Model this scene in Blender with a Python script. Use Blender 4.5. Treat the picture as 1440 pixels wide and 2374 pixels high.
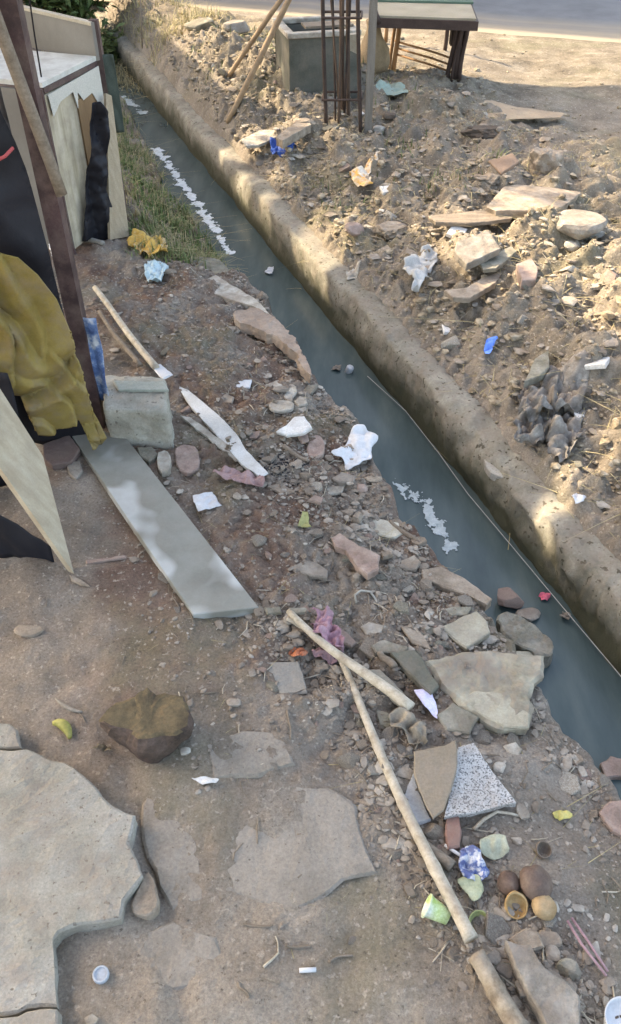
import bpy, bmesh, math, random, bisect
import numpy as np
from mathutils import Vector, Matrix

R = math.radians
scene = bpy.context.scene
for o in list(bpy.data.objects):
    bpy.data.objects.remove(o)

# ------------------------------------------------------------------ camera
IW, IH = 1440, 2374
FPX, PITCH, CAMH = 1900.0, R(42), 1.6
cam_d = bpy.data.cameras.new('camera')
cam = bpy.data.objects.new('camera', cam_d)
scene.collection.objects.link(cam)
cam.location = (0, 0, CAMH)
cam.rotation_euler = (math.pi/2 - PITCH, 0, 0)
cam_d.sensor_fit = 'VERTICAL'
cam_d.sensor_height = 24
cam_d.lens = 24 * FPX / IH
cam_d.clip_start = 0.02
cam_d.clip_end = 500
scene.camera = cam
scene.render.resolution_x, scene.render.resolution_y = 621, 1024

# ------------------------------------------------------------------ light
SUN_EL = R(40)
SUN_H = Vector((-0.86, 0.51)).normalized()          # horizontal direction towards the sun
SUNV = Vector((SUN_H.x*math.cos(SUN_EL), SUN_H.y*math.cos(SUN_EL), math.sin(SUN_EL)))
world = bpy.data.worlds.new('World')
scene.world = world
world.use_nodes = True
wn = world.node_tree
sky = wn.nodes.new('ShaderNodeTexSky')
sky.sky_type = 'NISHITA'
sky.sun_disc = False
sky.sun_elevation = SUN_EL
sky.sun_rotation = math.atan2(SUN_H.x, SUN_H.y)
sky.dust_density = 3.0
sky.air_density = 1.0
wn.links.new(sky.outputs[0], wn.nodes['Background'].inputs[0])
wn.nodes['Background'].inputs[1].default_value = 0.14
sun_d = bpy.data.lights.new('sun', 'SUN')
sun_d.energy = 2.2
sun_d.angle = R(0.6)
sun_d.color = (1.0, 0.90, 0.74)
sun = bpy.data.objects.new('sun', sun_d)
scene.collection.objects.link(sun)
sun.location = SUNV * 30
sun.rotation_euler = SUNV.to_track_quat('Z', 'Y').to_euler()
scene.view_settings.view_transform = 'Standard'
scene.view_settings.look = 'None'
scene.view_settings.gamma = 1
scene.view_settings.exposure = 2.6
scene.view_settings.use_white_balance = True
scene.view_settings.white_balance_temperature = 7900

# ------------------------------------------------------------------ noise
def _hash(ix, iy, seed):
    h = (ix.astype(np.int64)*374761393 + iy.astype(np.int64)*668265263 + seed*974711) & 0x7fffffff
    h = ((h ^ (h >> 13)) * 1274126177) & 0x7fffffff
    h = h ^ (h >> 16)
    return (h & 0xffff) / 65535.0
def vnoise(x, y, seed=0):
    x = np.asarray(x, float); y = np.asarray(y, float)
    ix = np.floor(x); iy = np.floor(y); fx = x-ix; fy = y-iy
    ux = fx*fx*fx*(fx*(fx*6-15)+10); uy = fy*fy*fy*(fy*(fy*6-15)+10)
    def g(dx, dy):
        a = _hash(ix+dx, iy+dy, seed)*2*np.pi
        return np.cos(a)*(fx-dx)+np.sin(a)*(fy-dy)
    a = g(0, 0)+(g(1, 0)-g(0, 0))*ux; b = g(0, 1)+(g(1, 1)-g(0, 1))*ux
    return (a+(b-a)*uy)*1.5
def fbm(x, y, f, o=4, seed=0, gain=.5):
    r = 0; a = 1.0
    for k in range(o):
        r = r + a*vnoise(x*f+k*17.3, y*f-k*9.1, seed+k); a *= gain; f *= 2.03
    return r
def billow(x, y, f, o=3, seed=0):
    r = 0; a = 1.0
    for k in range(o):
        r = r + a*(np.abs(vnoise(x*f+k*7.7, y*f+k*3.1, seed+k))*2.2-.4); a *= .5; f *= 2.1
    return r
def smooth(a, b, x):
    u = np.clip((np.asarray(x, float)-a)/(b-a), 0, 1); return u*u*(3-2*u)

# ------------------------------------------------------------------ terrain
DA = R(-21.3)
DX, DY = math.sin(DA), math.cos(DA)      # along the drain
NX, NY = DY, -DX                         # across it, to the right
WATER_Z = -0.30
def to_st(x, y): return x*DX+y*DY, x*NX+y*NY
def to_xy(s, t): return s*DX+t*NX, s*DY+t*NY
def edge_t(s):
    return 0.945 + 0.035*fbm(s, s*0+3.3, 2.2, 3, 5) + .014*fbm(s, s*0+5.1, 13, 3, 6) + 0.12*smooth(4.6, 6.8, s)
_EV = edge_t(np.arange(-2, 10, .004))
def road_edge(x):      # y of the kerbless road edge
    return 8.36 - 0.375*x
def terrain(x, y):
    x = np.asarray(x, float); y = np.asarray(y, float)
    s, t = to_st(x, y)
    e = edge_t(s)
    # near bank, trampled earth
    rub = smooth(.15, .5, t)*smooth(.55, 1.1, s)*(1-smooth(.9, 1.1, t))
    z = 0.016*fbm(x, y, 1.7, 3, 11) + (0.008+.016*rub)*fbm(x, y, 7, 4, 21) + (.0018+.0075*rub)*billow(x, y, 28, 2, 31) + rub*.008*billow(x, y, 11, 2, 33)
    z = z - 0.05*smooth(e-.28, e, t) - 0.13*smooth(3.25, 3.7, s)*smooth(.58, .95, t)
    # worn groove in the path
    z = z - 0.012*np.exp(-((s-.55-.1*t)/.5)**4)*np.exp(-((t+.03-.02*fbm(s, s*0, 5, 2, 3))/.022)**2)
    drop = smooth(e, e+.085, t)
    z = z*(1-drop) + (-0.46)*drop
    # far bank, dug spoil
    prof = np.interp(t, [1.38, 1.41, 1.46, 1.60, 1.9, 2.3, 2.8, 3.5, 5], [-.46, -.17, -.125, -.06, .04, .085, .07, .0, -.01])
    flat = smooth(4.7, 5.9, s-0.12*(t-2))
    prof2 = np.interp(t, [1.38, 1.41, 1.46, 1.60, 1.9, 2.3, 2.8, 3.5, 5], [-.46, -.17, -.10, .02, .06, .03, .0, -.01, -.01])
    prof = prof*(1-flat)+prof2*flat
    near_w = smooth(1.42, 1.6, t)
    near_w = smooth(1.45, 1.64, t)
    spoil = near_w*(1-smooth(2.6, 3.6, t))*(1-.45*smooth(5.2, 6.2, s)) + .16*near_w
    lip = smooth(1.425, 1.48, t)*(1-smooth(1.52, 1.66, t))
    prof = prof + lip*(.03+.03*fbm(x, y, 3.1, 3, 45)+.022*billow(x, y, 15, 2, 47))
    prof = prof + near_w*0.05*fbm(x, y, .9, 3, 41) + spoil*(0.030*fbm(x, y, 2.2, 3, 58)+0.046*billow(x, y, 3.6, 3, 51) + .020*np.clip(fbm(x, y, 9, 3, 62), -.2, 1)+.010*billow(x, y, 13, 2, 61)+.008*fbm(x, y, 26, 4, 66))
    # heap of dug clods over the far end of the wall
    prof = prof + (.12+.04*billow(x, y, 6, 2, 52)+.03*fbm(x, y, 12, 4, 53))*np.exp(-((s-6.3)/1.1)**2-((t-1.86)/.28)**2) + .07*np.exp(-((s-3.6)/.5)**2-((t-3.0)/.5)**2) + .10*np.exp(-((s-1.75)/.4)**2-((t-2.05)/.28)**2)
    far = smooth(1.36, 1.40, t)
    z = z*(1-far)+prof*far
    rd = smooth(-.9, 0.15, y-road_edge(x))
    fl = smooth(1.6, 2.2, t)
    return z*(1-rd*fl)+(-.012)*rd*fl

CP, SP = math.cos(PITCH), math.sin(PITCH)
def ray(x, y):
    a = (x-IW/2)/FPX; b = (IH/2-y)/FPX
    return Vector((a, b*SP+CP, b*CP-SP))
CO = Vector((0, 0, CAMH))
def px(x, y, z=0.0):
    d = ray(x, y); return CO + d*((z-CAMH)/d.z)
def pd(x, y, wy):
    d = ray(x, y); return CO + d*(wy/d.y)
def pplane(x, y, o, n):
    d = ray(x, y); return CO + d*((o-CO).dot(n)/d.dot(n))
def gp(x, y):
    d = ray(x, y)
    k = np.linspace((0.45-CAMH)/d.z, (-0.5-CAMH)/d.z, 260)
    X, Y, Z = d.x*k, d.y*k, CAMH+d.z*k
    hz = np.maximum(th_np(X, Y), WATER_Z)
    i = int(np.argmax(Z <= hz))
    if i == 0: i = 1
    a = Z[i-1]-hz[i-1]; b = hz[i]-Z[i]
    f = a/(a+b+1e-9)
    kk = k[i-1]+(k[i]-k[i-1])*f
    return CO + d*kk
_TG = {}
def th_np(x, y):
    s = x*DX+y*DY; t = x*NX+y*NY; S, T, Z = _TG['sa'], _TG['ta'], _TG['z']
    i = np.clip(np.searchsorted(S, s, 'right')-1, 0, len(S)-2); j = np.clip(np.searchsorted(T, t, 'right')-1, 0, len(T)-2)
    a = np.clip((s-S[i])/(S[i+1]-S[i]), 0, 1); b = np.clip((t-T[j])/(T[j+1]-T[j]), 0, 1)
    return (Z[i, j]*(1-b)+Z[i, j+1]*b)*(1-a)+(Z[i+1, j]*(1-b)+Z[i+1, j+1]*b)*a
_ES = np.arange(-2, 10, .004)
def edge1(s): return float(np.interp(s, _ES, _EV))
def th(x, y):
    """ground height, read off the ground sheet"""
    s = x*DX+y*DY; t = x*NX+y*NY
    i = min(max(bisect.bisect_right(_TG['s'], s)-1, 0), len(_TG['s'])-2)
    j = min(max(bisect.bisect_right(_TG['t'], t)-1, 0), len(_TG['t'])-2)
    a = (s-_TG['s'][i])/(_TG['s'][i+1]-_TG['s'][i]); b = (t-_TG['t'][j])/(_TG['t'][j+1]-_TG['t'][j])
    Z = _TG['z']
    return float((Z[i, j]*(1-b)+Z[i, j+1]*b)*(1-a)+(Z[i+1, j]*(1-b)+Z[i+1, j+1]*b)*a)

# ------------------------------------------------------------------ materials
MATS = {}
def ramp_set(r, cols, lo=.3, hi=.7):
    e = r.color_ramp.elements
    n = len(cols)
    while len(e) < n: e.new(.5)
    for i, c in enumerate(cols):
        e[i].position = lo+(hi-lo)*i/max(1, n-1)
        e[i].color = (c[0], c[1], c[2], 1)
def M(name, cols, scale=9, rough=.88, bump=.35, bscale=60, spec=.25, speck=None, metal=0, dust=0.0, lo=.32, hi=.68, streak=None, trans=0, fine=.8):
    if name in MATS: return MATS[name]
    m = bpy.data.materials.new(name); m.use_nodes = True
    nt = m.node_tree; b = nt.nodes['Principled BSDF']
    tc = nt.nodes.new('ShaderNodeTexCoord'); oi = nt.nodes.new('ShaderNodeObjectInfo')
    add = nt.nodes.new('ShaderNodeVectorMath'); add.operation = 'MULTIPLY_ADD'
    add.inputs[1].default_value = (1, 1, 1)
    mul = nt.nodes.new('ShaderNodeVectorMath'); mul.operation = 'SCALE'; mul.inputs[3].default_value = 23.0
    cmb = nt.nodes.new('ShaderNodeCombineXYZ')
    for k in range(3): nt.links.new(oi.outputs['Random'], cmb.inputs[k])
    nt.links.new(cmb.outputs[0], mul.inputs[0])
    nt.links.new(tc.outputs['Object'], add.inputs[0]); nt.links.new(mul.outputs[0], add.inputs[2])
    vec = add.outputs[0]
    if streak:
        mp = nt.nodes.new('ShaderNodeMapping'); mp.inputs['Scale'].default_value = streak
        nt.links.new(vec, mp.inputs[0]); svec = mp.outputs[0]
    else: svec = vec
    n1 = nt.nodes.new('ShaderNodeTexNoise'); n1.inputs['Scale'].default_value = scale; n1.inputs['Detail'].default_value = 7; n1.inputs['Roughness'].default_value = .62
    nt.links.new(svec, n1.inputs['Vector'])
    r1 = nt.nodes.new('ShaderNodeValToRGB'); ramp_set(r1, cols, lo, hi); nt.links.new(n1.outputs[0], r1.inputs[0])
    col = r1.outputs[0]
    # fine value variation
    n2 = nt.nodes.new('ShaderNodeTexNoise'); n2.inputs['Scale'].default_value = bscale*3.2; n2.inputs['Detail'].default_value = 7; n2.inputs['Roughness'].default_value = .75
    nt.links.new(vec, n2.inputs['Vector'])
    r2 = nt.nodes.new('ShaderNodeValToRGB'); ramp_set(r2, [(.72,)*3, (1.2,)*3], .3, .7); nt.links.new(n2.outputs[0], r2.inputs[0])
    mx = nt.nodes.new('ShaderNodeMixRGB'); mx.blend_type = 'MULTIPLY'; mx.inputs[0].default_value = fine
    nt.links.new(col, mx.inputs[1]); nt.links.new(r2.outputs[0], mx.inputs[2]); col = mx.outputs[0]
    if speck:
        scol, sscale, thr = speck
        n3 = nt.nodes.new('ShaderNodeTexNoise'); n3.inputs['Scale'].default_value = sscale; n3.inputs['Detail'].default_value = 2
        nt.links.new(vec, n3.inputs['Vector'])
        r3 = nt.nodes.new('ShaderNodeValToRGB'); ramp_set(r3, [(0,)*3, (1,)*3], thr, thr+.06); nt.links.new(n3.outputs[0], r3.inputs[0])
        mx = nt.nodes.new('ShaderNodeMixRGB'); nt.links.new(r3.outputs[0], mx.inputs[0]); nt.links.new(col, mx.inputs[1]); mx.inputs[2].default_value = (*scol, 1); col = mx.outputs[0]
    if dust:
        n4 = nt.nodes.new('ShaderNodeTexNoise'); n4.inputs['Scale'].default_value = 14; n4.inputs['Detail'].default_value = 6; n4.inputs['Roughness'].default_value = .7
        nt.links.new(vec, n4.inputs['Vector'])
        r4 = nt.nodes.new('ShaderNodeValToRGB'); ramp_set(r4, [(0,)*3, (dust,)*3], .42, .66); nt.links.new(n4.outputs[0], r4.inputs[0])
        mx = nt.nodes.new('ShaderNodeMixRGB'); nt.links.new(r4.outputs[0], mx.inputs[0]); nt.links.new(col, mx.inputs[1]); mx.inputs[2].default_value = (.23, .185, .15, 1); col = mx.outputs[0]
    nt.links.new(col, b.inputs['Base Color'])
    b.inputs['Roughness'].default_value = rough
    b.inputs['Specular IOR Level'].default_value = spec
    b.inputs['Metallic'].default_value = metal
    if trans: b.inputs['Transmission Weight'].default_value = trans
    if bump:
        nb = nt.nodes.new('ShaderNodeTexNoise'); nb.inputs['Scale'].default_value = bscale; nb.inputs['Detail'].default_value = 9; nb.inputs['Roughness'].default_value = .72
        nt.links.new(vec, nb.inputs['Vector'])
        bp = nt.nodes.new('ShaderNodeBump'); bp.inputs['Strength'].default_value = bump; bp.inputs['Distance'].default_value = .006
        nt.links.new(nb.outputs[0], bp.inputs['Height']); nt.links.new(bp.outputs[0], b.inputs['Normal'])
    MATS[name] = m
    return m

def ground_material():
    m = bpy.data.materials.new('earth'); m.use_nodes = True
    nt = m.node_tree; b = nt.nodes['Principled BSDF']; L = nt.links.new
    tc = nt.nodes.new('ShaderNodeTexCoord'); vec = tc.outputs['Object']
    def noise(sc, det=6, ro=.6, off=0):
        n = nt.nodes.new('ShaderNodeTexNoise'); n.inputs['Scale'].default_value = sc; n.inputs['Detail'].default_value = det; n.inputs['Roughness'].default_value = ro
        if off:
            mp = nt.nodes.new('ShaderNodeMapping'); mp.inputs['Location'].default_value = (off, off*.7, 0); L(vec, mp.inputs[0]); L(mp.outputs[0], n.inputs['Vector'])
        else: L(vec, n.inputs['Vector'])
        return n.outputs[0]
    def ramp(src, cols, lo, hi):
        r = nt.nodes.new('ShaderNodeValToRGB'); ramp_set(r, cols, lo, hi); L(src, r.inputs[0]); return r.outputs[0]
    def mix(f, a, c, mode='MIX'):
        x = nt.nodes.new('ShaderNodeMixRGB'); x.blend_type = mode
        if isinstance(f, float): x.inputs[0].default_value = f
        else: L(f, x.inputs[0])
        for i, v in ((1, a), (2, c)):
            if isinstance(v, tuple): x.inputs[i].default_value = (*v, 1)
            else: L(v, x.inputs[i])
        return x.outputs[0]
    def math_(op, a, c):
        x = nt.nodes.new('ShaderNodeMath'); x.operation = op
        for i, v in ((0, a), (1, c)):
            if isinstance(v, (int, float)): x.inputs[i].default_value = v
            else: L(v, x.inputs[i])
        return x.outputs[0]
    at = nt.nodes.new('ShaderNodeAttribute'); at.attribute_name = 'zone'
    sep = nt.nodes.new('ShaderNodeSeparateColor'); L(at.outputs['Color'], sep.inputs[0])
    dry, red, dusty = sep.outputs[0], sep.outputs[1], sep.outputs[2]
    mud = ramp(noise(3.2, 8, .65), [(.145, .12, .095), (.225, .19, .155), (.30, .262, .22)], .33, .68)
    dust = ramp(noise(4.5, 8, .66, 5), [(.212, .174, .135), (.282, .238, .19), (.33, .288, .238)], .33, .66)
    yel = ramp(noise(5.5, 8, .72, 9), [(.10, .082, .06), (.18, .15, .112), (.29, .25, .19)], .34, .66)
    rd = ramp(noise(6, 6, .6, 3), [(.13, .085, .065), (.23, .16, .122)], .35, .65)
    c = mix(dusty, mud, dust)
    c = mix(math_('MULTIPLY', red, ramp(noise(3.7, 5, .6, 13), [(0,)*3, (1,)*3], .42, .6)), c, rd)
    c = mix(dry, c, yel)
    # olive stain patches
    c = mix(math_('MULTIPLY', ramp(noise(2.1, 6, .6, 21), [(0,)*3, (1,)*3], .54, .66), .5), c, (.15, .14, .085))
    # pale dust flecks and dark crumbs
    c = mix(ramp(noise(70, 3, .6, 2), [(0,)*3, (.75,)*3], .60, .68), c, (.40, .35, .29))
    c = mix(ramp(noise(95, 3, .6, 7), [(0,)*3, (.6,)*3], .63, .70), c, (.075, .058, .045))
    c = mix(ramp(noise(26, 6, .7, 17), [(0,)*3, (.45,)*3], .60, .74), c, (.09, .072, .056))
    fine = ramp(noise(150, 8, .78, 1), [(.5,)*3, (1.4,)*3], .3, .7)
    c = mix(.8, c, fine, 'MULTIPLY')
    # wet soil by the water line
    geo = nt.nodes.new('ShaderNodeNewGeometry'); sx = nt.nodes.new('ShaderNodeSeparateXYZ'); L(geo.outputs['Position'], sx.inputs[0])
    wet = nt.nodes.new('ShaderNodeMapRange'); wet.inputs[1].default_value = -.17; wet.inputs[2].default_value = -.27
    L(sx.outputs[2], wet.inputs[0])
    c = mix(wet.outputs[0], c, (.055, .05, .04))
    L(c, b.inputs['Base Color'])
    b.inputs['Roughness'].default_value = .93; b.inputs['Specular IOR Level'].default_value = .15
    h = math_('ADD', math_('MULTIPLY', noise(32, 9, .72, 4), 1.0), math_('MULTIPLY', noise(130, 6, .7, 8), .45))
    bp = nt.nodes.new('ShaderNodeBump'); bp.inputs['Strength'].default_value = .9; bp.inputs['Distance'].default_value = .010
    L(h, bp.inputs['Height']); L(bp.outputs[0], b.inputs['Normal'])
    return m

m_water = bpy.data.materials.new('murky_water'); m_water.use_nodes = True
def _w():
    nt = m_water.node_tree; b = nt.nodes['Principled BSDF']
    tc = nt.nodes.new('ShaderNodeTexCoord')
    mp = nt.nodes.new('ShaderNodeMapping'); mp.inputs['Rotation'].default_value = (0, 0, R(-21.3)); mp.inputs['Scale'].default_value = (4.5, 1, 1)
    nt.links.new(tc.outputs['Object'], mp.inputs[0])
    n = nt.nodes.new('ShaderNodeTexNoise'); n.inputs['Scale'].default_value = 1.6; n.inputs['Detail'].default_value = 7; n.inputs['Roughness'].default_value = .62
    nt.links.new(mp.outputs[0], n.inputs['Vector'])
    r = nt.nodes.new('ShaderNodeValToRGB'); ramp_set(r, [(.046, .068, .070), (.066, .092, .092), (.095, .120, .114)], .35, .68)
    nt.links.new(n.outputs[0], r.inputs[0]); nt.links.new(r.outputs[0], b.inputs['Base Color'])
    b.inputs['Roughness'].default_value = .2; b.inputs['Specular IOR Level'].default_value = .22
    n2 = nt.nodes.new('ShaderNodeTexNoise'); n2.inputs['Scale'].default_value = 9; n2.inputs['Detail'].default_value = 3
    nt.links.new(tc.outputs['Object'], n2.inputs['Vector'])
    bp = nt.nodes.new('ShaderNodeBump'); bp.inputs['Strength'].default_value = .12; bp.inputs['Distance'].default_value = .01
    nt.links.new(n2.outputs[0], bp.inputs['Height']); nt.links.new(bp.outputs[0], b.inputs['Normal'])
_w()
m_earth = ground_material()
GREY = M('dusty_grey_stone', [(.13, .112, .09), (.235, .21, .175), (.35, .32, .275)], 22, bump=.8, bscale=70, dust=0.75, lo=.30, hi=.66, fine=1.0)
PALE = M('pale_limestone', [(.25, .22, .175), (.40, .37, .31), (.54, .51, .45)], 22, bump=.8, bscale=70, dust=0.7, lo=.30, hi=.66, fine=1.0)
WHT = M('white_chipped_tile', [(.58, .57, .55), (.70, .70, .68)], 12, rough=.55, dust=.35, bump=.12)
PINK = M('pink_sandstone', [(.20, .14, .115), (.33, .235, .195), (.41, .32, .27)], 22, bump=.8, bscale=70, dust=0.6, lo=.30, hi=.66, fine=1.0)
TANS = M('tan_stone', [(.17, .135, .10), (.29, .235, .178), (.40, .34, .27)], 22, bump=.8, bscale=70, dust=0.6, lo=.30, hi=.66, fine=1.0)
BRN = M('brown_rock', [(.065, .05, .035), (.11, .085, .05), (.17, .125, .07), (.21, .125, .065)], 16, bump=1.0, bscale=50)
DARK = M('dark_clod', [(.07, .055, .043), (.12, .095, .075)], 16)
RED = M('broken_red_brick', [(.20, .10, .08), (.28, .155, .125)], 16, dust=.5)
OLIV = M('mossy_concrete', [(.12, .113, .082), (.22, .208, .16), (.33, .315, .26)], 18, bump=.8, bscale=70, dust=0.55, lo=.30, hi=.66, fine=1.0)
CONC = M('weathered_concrete', [(.20, .19, .155), (.30, .285, .24), (.345, .33, .29), (.41, .395, .345)], 4.5, bump=.7, bscale=60, speck=((.17, .15, .122), 110, .655), dust=.55, lo=.3, hi=.68, fine=1.0)
YELC = M('yellowish_cement', [(.27, .245, .18), (.37, .34, .26), (.44, .41, .32)], 9, bump=.5, dust=.4)
GRAN = M('speckled_granite', [(.30, .30, .29), (.52, .52, .51)], 190, bump=.05, speck=((.11, .112, .115), 260, .54), rough=.55, dust=.5)
BAMB = M('dry_bamboo', [(.33, .275, .20), (.47, .41, .315), (.56, .50, .40)], 10, rough=.6, streak=(4, 4, 4), dust=.4, bump=.3)
WOODG = M('grey_weathered_wood', [(.15, .12, .09), (.25, .205, .16)], 12, streak=(1, 6, 6))
PLASTW = M('white_plastic', [(.52, .53, .54), (.70, .72, .74)], 14, rough=.5, bump=.1, dust=.4, fine=.4)

# ------------------------------------------------------------------ mesh helpers
COL = scene.collection
def tag(o, label=None, cat=None, group=None, kind=None):
    if label: o['label'] = label
    if cat: o['category'] = cat
    if group: o['group'] = group
    if kind: o['kind'] = kind
    return o
def mk(name, verts, faces, mat, parent=None, loc=None, smooth=False, label=None, cat=None, group=None, kind=None):
    """verts are world coordinates; the origin goes to loc (or the base centre)"""
    V = [Vector(v) for v in verts]
    if parent is not None: org = Vector(parent['_o'])
    elif loc is not None: org = Vector(loc)
    else:
        c = sum(V, Vector())/len(V); org = Vector((c.x, c.y, min(v.z for v in V)))
    me = bpy.data.meshes.new(name)
    me.from_pydata([tuple(v-org) for v in V], [], faces)
    if smooth:
        me.polygons.foreach_set('use_smooth', [True]*len(me.polygons))
    if mat: me.materials.append(mat)
    me.update()
    o = bpy.data.objects.new(name, me); COL.objects.link(o)
    if parent is not None:
        o.parent = parent; o['_o'] = org[:]
    else:
        o.location = org; o['_o'] = org[:]
    return tag(o, label, cat, group, kind)
def empty(name, loc, label, cat, group=None):
    o = bpy.data.objects.new(name, None); COL.objects.link(o); o.location = loc; o['_o'] = tuple(loc)
    o.empty_display_size = .05
    return tag(o, label, cat, group)
def boxv(o, u, v, w):
    o, u, v, w = map(Vector, (o, u, v, w))
    P = [o, o+u, o+u+v, o+v, o+w, o+u+w, o+u+v+w, o+v+w]
    F = [(0, 3, 2, 1), (4, 5, 6, 7), (0, 1, 5, 4), (1, 2, 6, 5), (2, 3, 7, 6), (3, 0, 4, 7)]
    if u.cross(v).dot(w) < 0: F = [tuple(reversed(f)) for f in F]
    return P, F
def bevel_mesh(o, off=.004, seg=1):
    bm = bmesh.new(); bm.from_mesh(o.data)
    bmesh.ops.bevel(bm, geom=bm.edges[:], offset=off, segments=seg, affect='EDGES', clamp_overlap=True)
    bm.to_mesh(o.data); bm.free(); return o
def tubev(pts, rad, seg=10, cap=True):
    pts = [Vector(p) for p in pts]; n = len(pts)
    if not hasattr(rad, '__len__'): rad = [rad]*n
    V, F = [], []
    up = Vector((0, 0, 1))
    t0 = (pts[1]-pts[0]).normalized()
    if abs(t0.dot(up)) > .9: up = Vector((1, 0, 0))
    for i in range(n):
        t = (pts[min(i+1, n-1)]-pts[max(i-1, 0)]).normalized()
        a = t.cross(up).normalized(); b = a.cross(t)
        for k in range(seg):
            w = 2*math.pi*k/seg
            V.append(pts[i]+(a*math.cos(w)+b*math.sin(w))*rad[i])
    for i in range(n-1):
        for k in range(seg):
            k2 = (k+1) % seg
            F.append((i*seg+k, i*seg+k2, (i+1)*seg+k2, (i+1)*seg+k))
    if cap:
        F.append(tuple(reversed(range(seg)))); F.append(tuple((n-1)*seg+k for k in range(seg)))
    return V, F
def pole_path(a, b, n=14, bend=.004, seed=0):
    r = random.Random(seed); a = Vector(a); b = Vector(b); out = []
    ph = r.uniform(0, 6); ph2 = r.uniform(0, 6)
    for i in range(n):
        f = i/(n-1)
        out.append(a.lerp(b, f)+Vector((math.sin(f*5+ph), math.sin(f*4+ph2), math.sin(f*6+ph)*.4))*bend)
    return out
def densify(poly, step, jag, rnd):
    out = []; n = len(poly)
    for i in range(n):
        a, b = poly[i], poly[(i+1) % n]; d = b-a; L = d.length
        k = max(1, min(8, int(L/step)))
        nrm = Vector((-d.y, d.x, 0)).normalized() if L > 1e-6 else Vector()
        for j in range(k):
            f = j/k
            p = a+d*f
            if j: p = p+nrm*rnd.uniform(-jag, jag)
            out.append(p)
    return out
def rounded(poly):
    # one Chaikin cut, keeps the outline but takes the points off
    out = []
    n = len(poly)
    for i in range(n):
        a, b = poly[i], poly[(i+1) % n]
        out += [a.lerp(b, .2), a.lerp(b, .8)]
    return out
def slabmesh(top, n, thick, bev, rnd, under=.9):
    """top: world points of the upper outline, n: plane normal"""
    c = sum(top, Vector())/len(top)
    m = len(top)
    inner = [p+(c-p).normalized()*min(bev*1.2, (c-p).length*.3) + n*rnd.uniform(-.0005, .0005) for p in top]
    outer = [p-n*bev*rnd.uniform(.7, 1.4) for p in top]
    low = [c+(p-c)*rnd.uniform(under, 1.0)-n*thick for p in top]
    V = inner+outer+low
    F = [tuple(range(m))]
    for i in range(m):
        j = (i+1) % m
        F.append((i, m+i, m+j, j)); F.append((m+i, 2*m+i, 2*m+j, m+j))
    F.append(tuple(reversed(range(2*m, 3*m))))
    return V, F
def fix_normals(o):
    bm = bmesh.new(); bm.from_mesh(o.data)
    bmesh.ops.recalc_face_normals(bm, faces=bm.faces[:])
    bmesh.ops.triangulate(bm, faces=[f for f in bm.faces if len(f.verts) > 4])
    bm.to_mesh(o.data); bm.free(); return o
_seed = [100]
def frag(name, label, cat, poly, thick, mat, lift=0.0, grad=(0, 0), jag=.002, bev=.003, step=.018, group=None, rnd_cut=False, parent=None, base=None, under=.94, relief=.0016):
    """a flat broken piece: outline seen from above, real thickness, lying on the ground"""
    _seed[0] += 1; r = random.Random(_seed[0])
    cx = sum(p[0] for p in poly)/len(poly); cy = sum(p[1] for p in poly)/len(poly)
    g = gp(cx, cy) if base is None else Vector(base)
    n = Vector((-grad[0], -grad[1], 1)).normalized()
    o = g+Vector((0, 0, lift+thick))
    d = ray(cx, cy); c0 = CO+d*((o-CO).dot(n)/d.dot(n))
    # keep the plane over the ground under the piece's own centre
    o = Vector((c0.x, c0.y, o.z))
    pts = [pplane(x, y, o, n) for x, y in poly]
    if rnd_cut: pts = rounded(pts)
    pts = densify(pts, step, jag, r)
    V, F = slabmesh(pts, n, thick, bev, r, under)
    ob = fix_normals(mk(name, V, F, mat, parent=parent, label=label, cat=cat, group=group))
    if relief: roughen(ob, relief, _seed[0])
    return ob
def roughen(ob, amp, seed):
    from mathutils import noise as mn
    bm = bmesh.new(); bm.from_mesh(ob.data)
    for k in range(4):
        lg = [e for e in bm.edges if e.calc_length() > .016]
        if not lg or len(bm.faces) > 2600: break
        bmesh.ops.subdivide_edges(bm, edges=lg, cuts=1); bmesh.ops.triangulate(bm, faces=bm.faces[:])
    bm.normal_update(); off = Vector((seed*.73 % 19, seed*.31 % 23, 0))
    for v in bm.verts:
        p = v.co+off
        v.co += v.normal*amp*(1.6*mn.fractal(p*14, 1, 2, 3)+.9*mn.noise(p*70))
    bm.to_mesh(ob.data); bm.free()
def rockmesh(seed, sub=3, cuts=9, rough=.06, d0=.55, d1=.85):
    r = random.Random(seed)
    bm = bmesh.new(); bmesh.ops.create_icosphere(bm, subdivisions=sub, radius=1)
    planes = []
    for i in range(cuts):
        v = Vector((r.gauss(0, 1), r.gauss(0, 1), r.gauss(0, .8))).normalized()
        planes.append((v, r.uniform(d0, d1)))
    planes.append((Vector((0, 0, 1)), r.uniform(.5, .75)))
    from mathutils import noise as mn
    off = Vector((seed*1.7 % 91, seed*.37 % 57, 3))
    for v in bm.verts:
        c = v.co.copy()
        for nn, d in planes:
            k = c.dot(nn)
            if k > d: c -= nn*(k-d)*.92
        c *= 1+rough*mn.fractal(c*2.3+off, 1, 2, 3)
        v.co = c
    mx = [max(abs(v.co[i]) for v in bm.verts) for i in range(3)]
    for v in bm.verts: v.co = Vector((v.co[i]/mx[i]*.5 for i in range(3)))
    V = [v.co.copy() for v in bm.verts]; F = [tuple(x.index for x in f.verts) for f in bm.faces]
    bm.free(); return V, F
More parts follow.
